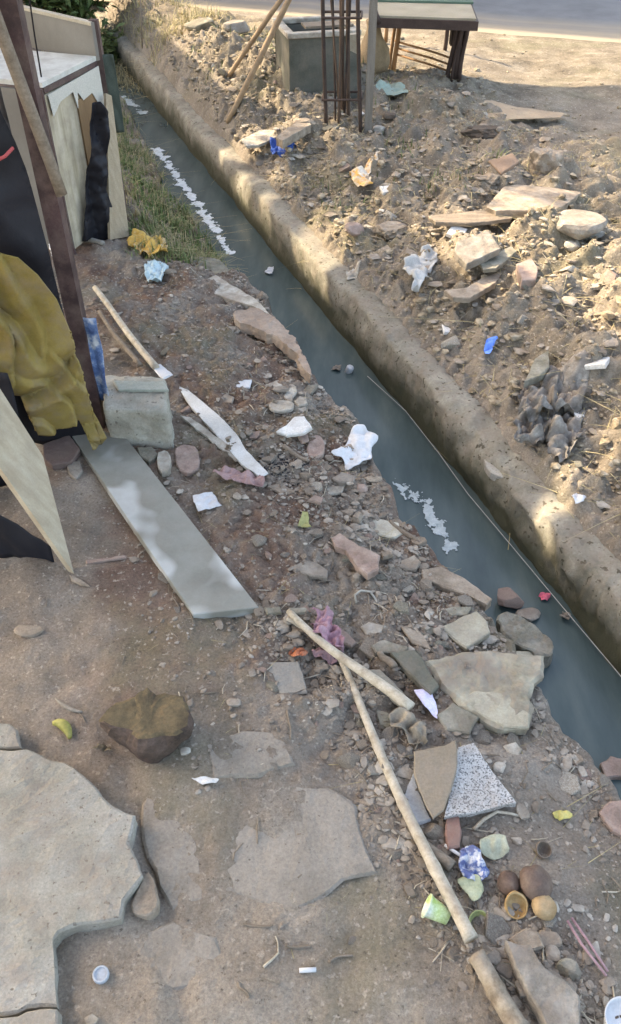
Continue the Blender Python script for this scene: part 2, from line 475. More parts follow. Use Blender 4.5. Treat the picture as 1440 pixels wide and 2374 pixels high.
def rock(name, label, cat, cx, cy, wpx, hpx, mat, seed, flat=.6, sink=.25, rot=0.0, group=None, sub=3, cuts=9, rough=.06, smooth=False):
    """cx, cy is the middle of the stone in the picture; sized at its real distance"""
    g = gp(cx, cy+hpx*.25)
    d = ray(cx, cy); depth = (g-CO).dot(Vector((0, CP, -SP)))
    w = wpx*depth/FPX; hm = hpx*depth/FPX
    th_ = math.atan2(-d.z, d.y)
    dy = hm/(math.sin(th_)+flat*(1-sink)*math.cos(th_)); dz = dy*flat
    V, F = rockmesh(seed, sub, cuts, rough)
    rm = Matrix.Rotation(rot, 3, 'Z')
    bx = max(abs((rm @ v).x) for v in V)*2; by = max(abs((rm @ v).y) for v in V)*2
    out = []
    for v in V:
        q = rm @ v
        out.append(Vector((g.x+q.x*w/bx, g.y+q.y*dy/by, g.z+(q.z+.5-sink)*dz)))
    return mk(name, out, F, mat, label=label, cat=cat, group=group, smooth=smooth, loc=(g.x, g.y, g.z))
def sheet(name, label, cat, poly, mat, lift=.004, amp=.012, freq=28, thick=.0012, grad=(0, 0), group=None, cuts=5, parent=None, base=None, smooth_=True, hfun=None, seed=None):
    """a crumpled piece of paper, cloth or plastic film"""
    _seed[0] += 1; sd = seed or _seed[0]
    cx = sum(p[0] for p in poly)/len(poly); cy = sum(p[1] for p in poly)/len(poly)
    g = gp(cx, cy) if base is None else Vector(base)
    n = Vector((-grad[0], -grad[1], 1)).normalized()
    o = g+Vector((0, 0, lift))
    pts = [pplane(x, y, o, n) for x, y in poly]
    if len(pts) > 5: pts = rounded(pts)
    bm = bmesh.new(); vs = [bm.verts.new(p) for p in pts]; f = bm.faces.new(vs)
    fine_ = max(.0035, max((p-pts[0]).length for p in pts)/26)
    bmesh.ops.triangulate(bm, faces=[f])
    for k in range(cuts):
        long = [e for e in bm.edges if e.calc_length() > fine_]
        if not long or len(bm.faces) > 2500: break
        bmesh.ops.subdivide_edges(bm, edges=long, cuts=1, use_grid_fill=False)
        bmesh.ops.triangulate(bm, faces=bm.faces[:])
    X = np.array([v.co.x for v in bm.verts]); Y = np.array([v.co.y for v in bm.verts])
    dz = amp*billow(X, Y, freq*.5, 2, sd) + amp*.4*fbm(X, Y, freq*1.6, 2, sd+5) + amp*.5
    jx = amp*.45*fbm(X, Y, freq, 2, sd+9)
    for i, v in enumerate(bm.verts):
        v.co += n*float(dz[i]) + Vector((float(jx[i]), float(jx[i])*.6, 0))
        gz = th(v.co.x, v.co.y)
        if base is None and v.co.z < gz+.002: v.co.z = gz+.002
    bmesh.ops.recalc_face_normals(bm, faces=bm.faces[:])
    V = [v.co.copy() for v in bm.verts]; F = [tuple(x.index for x in f.verts) for f in bm.faces]
    bm.free()
    ob = mk(name, V, F, mat, parent=parent, label=label, cat=cat, group=group, smooth=smooth_)
    md = ob.modifiers.new('thickness', 'SOLIDIFY'); md.thickness = thick; md.offset = 0
    return ob
def lathe(prof, c, axis=(0, 0, 1), seg=24):
    """prof: (r, h) pairs"""
    q = Vector((0, 0, 1)).rotation_difference(Vector(axis).normalized())
    V, F = [], []; c = Vector(c)
    for r, h in prof:
        for k in range(seg):
            a = 2*math.pi*k/seg
            V.append(c+q @ Vector((r*math.cos(a), r*math.sin(a), h)))
    for i in range(len(prof)-1):
        for k in range(seg):
            k2 = (k+1) % seg
            F.append((i*seg+k, i*seg+k2, (i+1)*seg+k2, (i+1)*seg+k))
    if prof[0][0] > 1e-5: F.append(tuple(reversed(range(seg))))
    if prof[-1][0] > 1e-5: F.append(tuple((len(prof)-1)*seg+k for k in range(seg)))
    return V, F

# ================================================================== SETTING
def axis_vals(parts):
    out = [parts[0][0]]
    for a, b, st in parts:
        n = max(1, int(round((b-a)/st)))
        out += list(np.linspace(a, b, n+1)[1:])
    return np.array(out)
SS = axis_vals([(-60, -20, 8), (-20, -6, 2), (-6, -1.6, .3), (-1.6, -.3, .03), (-.3, 3.6, .009), (3.6, 7.2, .016), (7.2, 10.5, .04), (10.5, 20, .6), (20, 120, 10)])
TT = axis_vals([(-60, -20, 8), (-20, -5, 2), (-5, -1.4, .2), (-1.4, -.6, .02), (-.6, 2.3, .009), (2.3, 3.6, .016), (3.6, 6, .05), (6, 20, .8), (20, 80, 8)])
def build_ground():
    s, t = np.meshgrid(SS, TT, indexing='ij')
    x, y = to_xy(s, t)
    z = terrain(x, y)
    _TG['sa'] = SS; _TG['ta'] = TT; _TG['s'] = SS.tolist(); _TG['t'] = TT.tolist(); _TG['z'] = z
    nS, nT = s.shape
    co = np.stack([x, y, z], -1).reshape(-1, 3).astype(np.float32)
    i = np.arange(nS-1)[:, None]*nT + np.arange(nT-1)[None, :]
    q = np.stack([i, i+nT, i+nT+1, i+1], -1).reshape(-1, 4)
    q = q[:, ::-1]
    me = bpy.data.meshes.new('ground')
    me.vertices.add(len(co)); me.vertices.foreach_set('co', co.ravel())
    me.loops.add(q.size); me.loops.foreach_set('vertex_index', q.ravel().astype(np.int32))
    me.polygons.add(len(q)); me.polygons.foreach_set('loop_start', np.arange(0, q.size, 4, dtype=np.int32))
    me.polygons.foreach_set('loop_total', np.full(len(q), 4, np.int32))
    me.polygons.foreach_set('use_smooth', np.ones(len(q), bool))
    me.update(calc_edges=True); me.validate()
    fx, fy = x.ravel(), y.ravel(); fs, ft = s.ravel(), t.ravel()
    dry = smooth(1.35, 1.75, ft+.12*fbm(fx, fy, 3, 3, 71))*(.62+.5*fbm(fx, fy, 1.4, 3, 77))
    dry = np.clip(dry+smooth(3.4, 4.4, ft)*.5, 0, 1)
    red = smooth(.75, 1.3, fs+.2*fbm(fx, fy, 2, 2, 81))*(1-smooth(.95, 1.05, ft))*smooth(-.25, .1, ft)
    dusty = (1-smooth(.55, 1.3, fs-.35*smooth(.0, -.5, ft)+.18*fbm(fx, fy, 2.5, 3, 91)))*(1-smooth(.42, .62, ft+.08*fbm(fx, fy, 4, 2, 95)))
    dusty = np.clip(dusty+.25*smooth(.1, .5, fbm(fx, fy, 3, 3, 99)), 0, 1)
    ca = me.color_attributes.new('zone', 'FLOAT_COLOR', 'POINT')
    arr = np.stack([dry, red, dusty, np.ones_like(dry)], -1).astype(np.float32)
    ca.data.foreach_set('color', arr.ravel())
    me.materials.append(m_earth)
    o = bpy.data.objects.new('ground', me); COL.objects.link(o)
    tag(o, 'trampled brown earth banks on both sides of the open drain', 'ground', kind='structure')
build_ground()

# water
def build_water():
    ss = np.arange(-8, 14.01, .5)
    V, F = [], []
    for s in ss:
        for t in (.86, 1.12, 1.37):
            x, y = to_xy(s, t); V.append((x, y, WATER_Z))
    for i in range(len(ss)-1):
        for k in range(2):
            F.append((i*3+k, i*3+k+1, (i+1)*3+k+1, (i+1)*3+k))
    mk('water', V, F, m_water, loc=(0, 0, WATER_Z), label='murky grey green water standing in the narrow drain', cat='water', kind='structure')
build_water()

# concrete wall along the right of the drain
def wall_material():
    m = M('algae_stained_wall', [(.15, .14, .112), (.235, .22, .178), (.32, .302, .25)], 8, bump=.9, bscale=30, speck=((.07, .06, .042), 55, .62), dust=.5, fine=1.0)
    nt = m.node_tree; L = nt.links.new; b = nt.nodes['Principled BSDF']; src = b.inputs['Base Color'].links[0].from_socket
    geo = nt.nodes.new('ShaderNodeNewGeometry'); sx = nt.nodes.new('ShaderNodeSeparateXYZ'); L(geo.outputs['Position'], sx.inputs[0])
    n = nt.nodes.new('ShaderNodeTexNoise'); n.inputs['Scale'].default_value = 11; n.inputs['Detail'].default_value = 6; L(geo.outputs['Position'], n.inputs['Vector'])
    ad = nt.nodes.new('ShaderNodeMath'); ad.operation = 'MULTIPLY_ADD'; ad.inputs[1].default_value = .22; L(n.outputs[0], ad.inputs[0]); L(sx.outputs[2], ad.inputs[2])
    mr = nt.nodes.new('ShaderNodeMapRange'); mr.inputs[1].default_value = -.035; mr.inputs[2].default_value = -.15; L(ad.outputs[0], mr.inputs[0])
    mx = nt.nodes.new('ShaderNodeMixRGB'); L(mr.outputs[0], mx.inputs[0]); L(src, mx.inputs[1]); mx.inputs[2].default_value = (.075, .075, .048, 1)
    L(mx.outputs[0], b.inputs['Base Color'])
    return m
m_wall = wall_material()
def build_wall():
    ss = np.arange(-4, 13, .012)
    prof = [(1.338, -.55), (1.340, -.30), (1.341, -.27), (1.343, -.24), (1.345, -.21), (1.347, -.18), (1.350, -.15), (1.354, -.128), (1.363, -.114), (1.385, -.108), (1.41, -.105), (1.44, -.104), (1.475, -.108), (1.50, -.14), (1.50, -.3)]
    m = len(prof); V = []; F = []
    crumble = .42-.22*smooth(2.7, 3.3, ss)+.2*smooth(2.2, 1.8, ss)
    for j, (t, z) in enumerate(prof):
        top = 1 if 3 <= j <= 12 else .3
        tt = t + .014*fbm(ss, ss*0+z*4, 2.4, 4, 121) + top*crumble*(.020*fbm(ss, ss*0+j*.35, 9, 4, 131)+.010*billow(ss, ss*0+j*.6, 26, 2, 133))
        if j >= 6: tt = tt + .035*crumble*np.clip(fbm(ss, ss*0+2, 3.5, 3, 137), 0, 1)
        zz = z + (.016*fbm(ss, ss*0+1, 1.3, 3, 141)+(.004+.016*crumble)*fbm(ss, ss*0+j*.3, 12, 4, 151))*(1 if 3 <= j <= 12 else 0)
        x, y = to_xy(ss, tt)
        V.append(np.stack([x, y, zz], -1))
    A = np.stack(V, 1).reshape(-1, 3)
    for i in range(len(ss)-1):
        for j in range(m-1):
            F.append((i*m+j, i*m+j+1, (i+1)*m+j+1, (i+1)*m+j))
    mk('drain_wall', A.tolist(), F, m_wall, loc=(*to_xy(3, 1.4), -.55), smooth=True, label='rough stained concrete wall along the right side of the drain', cat='wall')
build_wall()

# road
def build_road():
    m = M('grey_asphalt', [(.095, .10, .108), (.135, .14, .15)], 3, bump=.3)
    nt = m.node_tree; L = nt.links.new; b = nt.nodes['Principled BSDF']; src = b.inputs['Base Color'].links[0].from_socket
    at = nt.nodes.new('ShaderNodeAttribute'); at.attribute_name = 'sand'
    n = nt.nodes.new('ShaderNodeTexNoise'); n.inputs['Scale'].default_value = 6; n.inputs['Detail'].default_value = 8
    ad = nt.nodes.new('ShaderNodeMath'); ad.operation = 'ADD'; L(at.outputs['Fac'], ad.inputs[0]); L(n.outputs[0], ad.inputs[1])
    mr = nt.nodes.new('ShaderNodeMapRange'); mr.inputs[1].default_value = .85; mr.inputs[2].default_value = 1.35; L(ad.outputs[0], mr.inputs[0])
    mx = nt.nodes.new('ShaderNodeMixRGB'); L(mr.outputs[0], mx.inputs[0]); L(src, mx.inputs[1]); mx.inputs[2].default_value = (.27, .225, .165, 1); L(mx.outputs[0], b.inputs['Base Color'])
    xs = np.concatenate([np.linspace(-60, -4, 15), np.arange(-3.8, 7, .06), np.linspace(7.5, 60, 15)])
    rows = ((0, -.010), (.2, -.004), (.5, .003), (.9, .006), (1.5, .008), (12, .02))
    V, F, C = [], [], []
    for x in xs:
        e = road_edge(x)+.10*float(fbm(np.array([x]), np.array([1.]), .9, 4, 171)[0])
        for d, z in rows: V.append((x+.3*d, e+d, z)); C.append(max(0, 1-d/1.0))
    m_ = len(rows)
    for i in range(len(xs)-1):
        for k in range(m_-1): F.append((i*m_+k, (i+1)*m_+k, (i+1)*m_+k+1, i*m_+k+1))
    o = mk('road', V, F, m, loc=(0, 9, 0), smooth=True, label='grey asphalt road behind the dirt verge', cat='road', kind='structure')
    ca = o.data.attributes.new('sand', 'FLOAT', 'POINT'); ca.data.foreach_set('value', C)
build_road()

# ================================================================== LEFT STALLS
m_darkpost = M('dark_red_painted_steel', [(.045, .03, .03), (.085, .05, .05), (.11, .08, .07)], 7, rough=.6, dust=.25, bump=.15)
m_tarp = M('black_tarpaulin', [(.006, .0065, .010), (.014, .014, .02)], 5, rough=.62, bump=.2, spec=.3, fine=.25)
m_ytarp = M('olive_yellow_tarpaulin', [(.17, .125, .035), (.27, .20, .06), (.34, .26, .09)], 5, rough=.8, bump=.25, bscale=90, dust=.5, fine=.5)
m_cream = M('cream_painted_board', [(.34, .29, .20), (.47, .41, .30), (.55, .49, .38)], 5, rough=.75, bump=.1, dust=.45, streak=(6, 6, .6), fine=.25)
m_whitep = M('white_laminate', [(.52, .52, .47), (.68, .68, .64)], 4, rough=.6, bump=.05, dust=.4, fine=.25)
m_ply = M('bare_plywood', [(.33, .27, .19), (.41, .345, .25), (.46, .40, .30)], 6, rough=.75, bump=.1, streak=(1.2, 6, 1.2), dust=.25, fine=.4)
m_brownply = M('brown_plywood', [(.19, .115, .06), (.26, .165, .09)], 6, rough=.7, streak=(8, 8, .7), fine=.25)
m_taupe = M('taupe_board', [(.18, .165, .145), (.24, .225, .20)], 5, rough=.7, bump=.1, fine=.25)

def q3(a, b, c, d, thick, n=None):
    """a quad board with thickness, a..d in order"""
    a, b, c, d = map(Vector, (a, b, c, d))
    nn = (b-a).cross(d-a).normalized() if n is None else n
    V = [a, b, c, d]+[p-nn*thick for p in (a, b, c, d)]
    F = [(0, 1, 2, 3), (7, 6, 5, 4), (0, 4, 5, 1), (1, 5, 6, 2), (2, 6, 7, 3), (3, 7, 4, 0)]
    return V, F

# --- counter stall with white top, further back
BR = px(222, 130, .70)            # back right corner of the counter top
FR = px(97, 192, .70)             # front right corner
side = (BR-FR); side.z = 0; sd = side.normalized()
lft = Vector((-sd.y, sd.x, 0))    # away to the left
K = empty('counter_stall', (FR.x-.3, FR.y+.2, 0), 'wooden market counter with white top and cream side panel beside the drain', 'stall')
FL, BL = FR+lft*1.0, BR+lft*1.0
V, F = q3(FR, BR, BL, FL, .018); ctop = mk('counter_top', V, F, m_whitep, K)
# dark rim strip under the top edge
V, F = q3(FR+Vector((0, 0, -.019))-lft*.004, BR+Vector((0, 0, -.019))-lft*.004, BR+lft*.02+Vector((0, 0, -.019)), FR+lft*.02+Vector((0, 0, -.019)), .02); mk('edge_strip', V, F, m_darkpost, ctop)
# back board standing on the counter: from the right corner leftwards
pr = px(215, 66, .83); pl = px(20, 27, .86)
pdv = (px(30, 92, .70)-BR); pdv.z = 0; pdv = pdv.normalized()
A0 = BR+sd*.004; B0 = BR+pdv*1.1+sd*.004
V, F = q3(B0+Vector((0, 0, -.02)), A0+Vector((0, 0, -.02)), A0+Vector((0, 0, .125)), B0+Vector((0, 0, .165)), .02); bboard = mk('back_board', V, F, m_taupe, K)
V, F = q3(B0+Vector((0, 0, .167))-Vector((0, .012, 0)), A0+Vector((0, 0, .127))-Vector((0, .012, 0)), A0+Vector((0, .026, .127)), B0+Vector((0, .026, .167)), .012); mk('top_rail', V, F, M('pale_wood_rail', [(.42, .36, .27), (.52, .46, .36)], 8), bboard)
# corner post
P0 = BR+sd*.02
V, F = boxv((P0.x-.018, P0.y, -.02), (.036, 0, 0), (0, .036, 0), (0, 0, .85)); mk('corner_post', V, F, m_darkpost, K)
# side panels: cream sheet, brown sheet, torn white paper
dn = Vector((0, 0, -.042))
def sidep(u0, u1, z0, z1, off):
    a = FR+side*u0-lft*off; b = FR+side*u1-lft*off
    return [Vector((a.x, a.y, z0)), Vector((b.x, b.y, z0)), Vector((b.x, b.y, z1)), Vector((a.x, a.y, z1))]
V, F = q3(*sidep(.0, .99, .02, .655, .0), .012); spanel = mk('side_panel', V, F, m_cream, K)
V, F = q3(*sidep(.50, .86, .03, .58, .008), .007); mk('side_panel', V, F, m_brownply, K)
c = sidep(0, 1, 0, .7, .012)
def sp(u, z, off): p = FR+side*u-lft*off; return Vector((p.x, p.y, z))
torn = [(.02, .655), (.98, .665), (.99, .40), (.94, .47), (.90, .44), (.86, .53), (.78, .58), (.60, .57), (.52, .61), (.48, .55), (.44, .62), (.2, .61), (.04, .57)]
mk('torn_paper', [sp(u, z, .012) for u, z in torn]+[sp(u, z, .010) for u, z in torn], [tuple(range(len(torn))), tuple(reversed(range(len(torn), 2*len(torn))))], M('torn_cream_paper', [(.52, .50, .44), (.62, .60, .54)], 14, rough=.8, dust=.2), spanel)
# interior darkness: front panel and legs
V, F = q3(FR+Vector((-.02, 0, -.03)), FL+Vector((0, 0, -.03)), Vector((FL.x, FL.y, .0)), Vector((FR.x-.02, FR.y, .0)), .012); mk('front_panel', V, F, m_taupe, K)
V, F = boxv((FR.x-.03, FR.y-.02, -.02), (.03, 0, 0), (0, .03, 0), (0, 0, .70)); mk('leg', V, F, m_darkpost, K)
# hanging black plastic over the lower side panel
def hang(name, label, cat, path, zt, zb, mat, amp=.02, seed=1, nz=26, parent=None, nu=30, flare=0.0, lowcurve=None, topcurve=None):
    """cloth hung along a ground path of points, from height zt down to zb, with vertical folds"""
    path = [Vector((p[0], p[1], 0)) for p in path]
    V, F = [], []
    seglen = [(path[i+1]-path[i]).length for i in range(len(path)-1)]; tot = sum(seglen)
    for i in range(nu):
        u = i/(nu-1); d = u*tot; k = 0
        while k < len(seglen)-1 and d > seglen[k]: d -= seglen[k]; k += 1
        p = path[k].lerp(path[k+1], d/seglen[k]); tn = (path[k+1]-path[k]).normalized(); nn = Vector((tn.y, -tn.x, 0))
        zb_ = zb(u) if callable(zb) else zb; zt_ = zt(u) if callable(zt) else zt
        for j in range(nz):
            f = j/(nz-1); z = zt_+(zb_-zt_)*f
            w = amp*(.35+f)*float(fbm(np.array([u*tot*5.0]), np.array([z*1.2]), 1.5, 3, seed)[0]) + amp*.6*float(billow(np.array([u*tot*9+z*2]), np.array([z*2.5]), 1.2, 2, seed+7)[0])
            V.append(Vector((p.x, p.y, z))+nn*(w+flare*f))
    for i in range(nu-1):
        for j in range(nz-1):
            F.append((i*nz+j, (i+1)*nz+j, (i+1)*nz+j+1, i*nz+j+1))
    o = mk(name, V, F, mat, parent=parent, smooth=True, label=label, cat=cat)
    md = o.modifiers.new('thickness', 'SOLIDIFY'); md.thickness = .002; md.offset = 0
    return o
b0 = px(188, 556, 0); b1 = px(262, 558, 0)
pp0 = FR+side*.62-lft*.03; pp1 = BR-lft*.03+sd*.03
def drape(name, label, cat, outl, o, nrm, mat, fold, edge=.014, off=.01, thick=.003):
    """sheet hanging in an upright plane, outline as given, folds pushed out along the normal"""
    nrm = Vector(nrm).normalized(); tan = Vector((-nrm.y, nrm.x, 0)); o = Vector(o)
    pts = [pplane(x, y, o, nrm) for x, y in outl]
    bm = bmesh.new(); f = bm.faces.new([bm.verts.new(p) for p in pts]); bmesh.ops.triangulate(bm, faces=[f])
    for k in range(7):
        lg = [e for e in bm.edges if e.calc_length() > edge]
        if not lg or len(bm.faces) > 14000: break
        bmesh.ops.subdivide_edges(bm, edges=lg, cuts=1); bmesh.ops.triangulate(bm, faces=bm.faces[:])
    bmesh.ops.beautify_fill(bm, faces=bm.faces[:], edges=bm.edges[:])
    U = np.array([(v.co-o).dot(tan) for v in bm.verts]); Z = np.array([v.co.z for v in bm.verts])
    d = fold(U, Z)
    for i, v in enumerate(bm.verts): v.co += nrm*float(d[i]+off)
    bmesh.ops.recalc_face_normals(bm, faces=bm.faces[:])
    V = [v.co.copy() for v in bm.verts]; F = [tuple(x.index for x in f.verts) for f in bm.faces]; bm.free()
    ob = mk(name, V, F, mat, smooth=True, label=label, cat=cat)
    md = ob.modifiers.new('thickness', 'SOLIDIFY'); md.thickness = thick; md.offset = 0
    return ob
def tri(v): return np.abs((v % 1.0)-.5)*2-.5
def bfold(U, Z): return .035*tri(9*U+1.2*Z+.5*fbm(U, Z, 4, 2, 5))+.02*fbm(U, Z, 9, 3, 6)
drape('black_plastic_sheet', 'black plastic sheet hanging on the side of the cream market counter', 'plastic sheet', [(212, 238), (228, 232), (246, 256), (247, 320), (240, 400), (244, 440), (258, 480), (264, 556), (240, 560), (205, 548), (186, 556), (188, 520), (205, 500), (200, 450), (203, 380), (206, 320)], (b1.x, b1.y+.03, 0), (.55, -.83, 0), m_tarp, bfold, off=.02)
# leaning tan plank at the end of the stall
bl, br = gp(256, 556), gp(300, 548)
tl = pd(246, 216, bl.y+.28); tr = pd(259, 222, bl.y+.30)
V, F = q3(bl, br, tr, tl, .016); mk('leaning_plank', V, F, M('tan_wood_plank', [(.32, .25, .165), (.42, .34, .24)], 8, rough=.75, streak=(9, 9, 1), dust=.15), label='tan wooden plank leaning on the end of the cream counter by the grass', cat='plank')
# green rag stuff between the plank and the corner post
hang('dark_green_cloth', 'dark green cloth hanging from the counter corner behind the tan plank', 'cloth', [(BR.x+.012, BR.y+.03), (BR.x+.07, BR.y+.03)], .70, .38, M('dark_green_cloth', [(.05, .065, .055), (.09, .11, .09)], 9), .012, 13, nu=14)

# --- nearer stall: post, black tarpaulin wall, yellow tarpaulin
pb = gp(232, 985)
V, F = boxv((pb.x-.028, pb.y-.02, -.03), (.048, 0, 0), (0, .045, 0), (0, 0, 2.6)); mk('steel_post', V, F, m_darkpost, label='dark reddish square steel post standing behind the concrete block', cat='post')
a = px(138, 470, .62); b_ = a+Vector((-.50, -.18, 1.05))
lp0 = pd(140, 452, pb.y-.04); lp1 = pd(-40, -60, pb.y-.05)
V, F = tubev(pole_path(lp0, lp1+(lp1-lp0)*.6, 12, .004, 3), .016, 8); mk('leaning_pole', V, F, WOODG, smooth=True, label='pale wooden pole leaning against the dark steel post', cat='pole')
# black tarpaulin wall of the near stall
w0 = gp(226, 1000)
def tfold(U, Z): return .03*tri(4*U+.6*Z+.5*fbm(U, Z, 2, 2, 5))+.012*fbm(U, Z, 6, 3, 6)
drape('black_tarpaulin', 'black tarpaulin hanging behind the yellow tarpaulin', 'tarpaulin', [(-90, 110), (0, 255), (35, 328), (60, 390), (86, 482), (112, 590), (140, 700), (168, 810), (196, 900), (222, 985), (216, 1008), (100, 1030), (-90, 1000)], (w0.x-.02, w0.y-.02, 0), (.42, -.9, 0), m_tarp, tfold, edge=.03)
hang('dim_interior_sheet', 'grey sheet standing in for the dim interior between wooden pole and steel post', 'tarpaulin', [(w0.x-.75, w0.y+.1), (w0.x-.10, w0.y+.14)], 2.0, .25, M('dim_interior_grey', [(.06, .055, .055), (.10, .09, .09)], 6), .025, 22, nu=36, nz=30)  # dark grey sheet put in for the dim stall interior
# yellow tarpaulin draped in deep folds
def yellow_tarp():
    nrm = Vector((.42, -.9, 0)).normalized(); tan = Vector((nrm.y, -nrm.x, 0)); tan = -tan if tan.x < 0 else tan
    o = Vector((w0.x-.02, w0.y-.075, 0))
    outl = [(-60, 560), (30, 570), (75, 610), (120, 670), (150, 740), (165, 800), (180, 860), (205, 930), (228, 972), (222, 1000), (198, 1003), (178, 960), (152, 948), (122, 988), (78, 980), (66, 930), (40, 900), (-60, 850)]
    pts = [pplane(x, y, o, nrm) for x, y in outl]
    bm = bmesh.new(); f = bm.faces.new([bm.verts.new(p) for p in pts]); bmesh.ops.triangulate(bm, faces=[f])
    for k in range(6):
        lg = [e for e in bm.edges if e.calc_length() > .009]
        if not lg or len(bm.faces) > 26000: break
        bmesh.ops.subdivide_edges(bm, edges=lg, cuts=1); bmesh.ops.triangulate(bm, faces=bm.faces[:])
    U = np.array([(v.co-o).dot(tan) for v in bm.verts]); Z = np.array([v.co.z for v in bm.verts])
    # gathered folds: ridges that fan out, with sharp creases
    wx = U+.07*fbm(U, Z, 3.5, 2, 7); wz = Z+.07*fbm(U, Z, 3.2, 2, 9)
    hi = smooth(.34, .46, Z+.12*fbm(U, Z, 2, 2, 31))
    def saw(v):
        f = v % 1.0
        return np.where(f < .9, f/.9, (1-f)/.1)
    d = .003*fbm(wx, wz, 16, 2, 77)+hi*(.062*saw(5.2*(wx+.22*wz))+.022*saw(11*(wx-.12*wz)+.3)) + (1-hi)*(.068*saw(5.0*(wz-.45*wx)+.35)+.028*saw(8.0*(wx+.7*wz)+.1))+.010*fbm(wx, wz, 7, 2, 23)
    for i, v in enumerate(bm.verts): v.co += nrm*float(d[i]+.02)
    bmesh.ops.recalc_face_normals(bm, faces=bm.faces[:])
    V = [v.co.copy() for v in bm.verts]; F = [tuple(x.index for x in f.verts) for f in bm.faces]; bm.free()
    ob = mk('yellow_tarpaulin', V, F, m_ytarp, smooth=True, label='crumpled olive yellow tarpaulin hanging over the stall front', cat='tarpaulin')
    md = ob.modifiers.new('thickness', 'SOLIDIFY'); md.thickness = .003
yellow_tarp()
# plywood board leaning with one corner on the ground
c0 = gp(172, 1330)
eA = px(-150, 870, .55); eB = px(100, 1058, .27)
u = (eA-c0); v = (eB-c0)
far = eB+u*.9
up_ = Vector((0, 0, .0))
V, F = q3(c0, eB, far+Vector((0, 0, .05)), eA, .02)
o = mk('plywood_board', V, F, m_ply, label='bare plywood board leaning in front of the yellow tarpaulin', cat='board'); fix_normals(o)
# black sheets standing in for the shade under and behind the board
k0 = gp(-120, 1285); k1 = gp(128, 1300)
hang('shadow_sheet', 'black sheet standing in for the shadow under the leaning plywood board', 'plastic sheet', [(k0.x, k0.y), (k1.x, k1.y)], lambda u: .36-.30*u, .0, m_tarp, .012, 41, nu=30, nz=10)
hang('shadow_sheet', 'black sheet standing in for the stall shade behind the leaning plywood board', 'plastic sheet', [(k0.x-.1, k0.y+.25), (k1.x-.12, k1.y+.32)], .40, .0, m_tarp, .015, 42, nu=30, nz=14)
# string and cables
V, F = tubev([pd(66, -20, 3.2), pd(80, 80, 3.25), pd(96, 178, 3.3)], .003, 6); mk('black_cable', V, F, m_tarp, label='thin black cable hanging down in front of the white counter', cat='cable')
V, F = tubev([pd(-20, 378, 2.0), pd(12, 362, 2.02), pd(30, 343, 2.05)], .004, 6); mk('red_string', V, F, M('red_string', [(.35, .05, .06), (.45, .10, .10)], 20), label='short red string crossing the black tarpaulin at the left edge', cat='string')

# bits between the post and the tarpaulin edge
hang('blue_cloth', 'blue and white cloth bundle tied low on the dark steel post', 'cloth', [(w0.x-.005, w0.y+.03), (w0.x+.06, w0.y+.02)], .40, .10, M('blue_white_cloth', [(.05, .09, .22), (.12, .20, .38), (.55, .58, .62)], 22, rough=.8, lo=.38, hi=.66), .02, 33, nu=16)
frag('folded_paper', 'white folded paper behind the dark steel post', 'paper', [(112, 565), (135, 540), (152, 585), (120, 592)], .004, PLASTW, base=px(132, 580, .25))

# ================================================================== FAR BANK STRUCTURES
# concrete tank
def tank():
    a = gp(672, 218); hgt = .40; zb = a.z-.05
    ty = a.y
    L0 = pd(667, 92, ty); ztop = L0.z
    fr = pd(832, 92, ty+.10); fr.z = ztop
    fl = Vector((a.x, a.y, ztop))
    ux = (fr-fl); ux.z = 0
    uy = Vector((-ux.y, ux.x, 0)).normalized()*.42
    T = empty('concrete_tank', (a.x+.25, a.y+.2, a.z), 'square grey concrete tank behind the bundle of upright bars', 'tank')
    th_ = .035
    bl_, br_ = fl+uy, fr+uy
    h = Vector((0, 0, ztop-zb))
    mt = M('grey_cement_render', [(.07, .075, .062), (.105, .107, .09), (.14, .138, .118)], 6, bump=.3, dust=.25)
    def wall(p, q, inn):
        V, F = q3(Vector((p.x, p.y, zb)), Vector((q.x, q.y, zb)), Vector((q.x, q.y, ztop)), Vector((p.x, p.y, ztop)), th_)
        return mk('side_wall', V, F, mt, T)
    e = ux.normalized()*.003
    wall(fl, fr, 0); wall(fr+uy.normalized()*.036, br_, 0); wall(br_, bl_, 0); wall(bl_, fl+uy.normalized()*.036, 0)
    # rim
    rw = .05
    n1 = ux.normalized(); n2 = uy.normalized()
    for p, q_, d in ((fl, fr, n2), (bl_, br_, -n2)):
        V, F = boxv(p-n1*.012-d*.012+Vector((0, 0, .003)), (q_-p)+n1*.024, d*rw, Vector((0, 0, .03))); bevel_mesh(mk('rim', V, F, PALE, T), .004)
    for p, q_, d in ((fl, bl_, n1), (fr, br_, -n1)):
        V, F = boxv(p-d*.012+n2*(rw-.009)+Vector((0, 0, .003)), (q_-p)-n2*(2*rw-.018), d*rw, Vector((0, 0, .028))); bevel_mesh(mk('rim', V, F, PALE, T), .004)
    V, F = boxv(fl+n1*.12+n2*.08+Vector((0, 0, .034)), n1*.30, n2*.12, Vector((0, 0, .012))); mk('lid_board', V, F, WOODG, T)
    # pale plank leaning on the right end
    V, F = q3(gp(812, 212), gp(833, 210), pd(836, 78, ty+.05), pd(806, 82, ty+.05), .02)
    fix_normals(mk('pale_board', V, F, M('pale_plank', [(.33, .29, .23), (.42, .38, .31)], 7, streak=(8, 8, 1)), label='pale wooden board standing against the concrete tank', cat='board'))
tank()
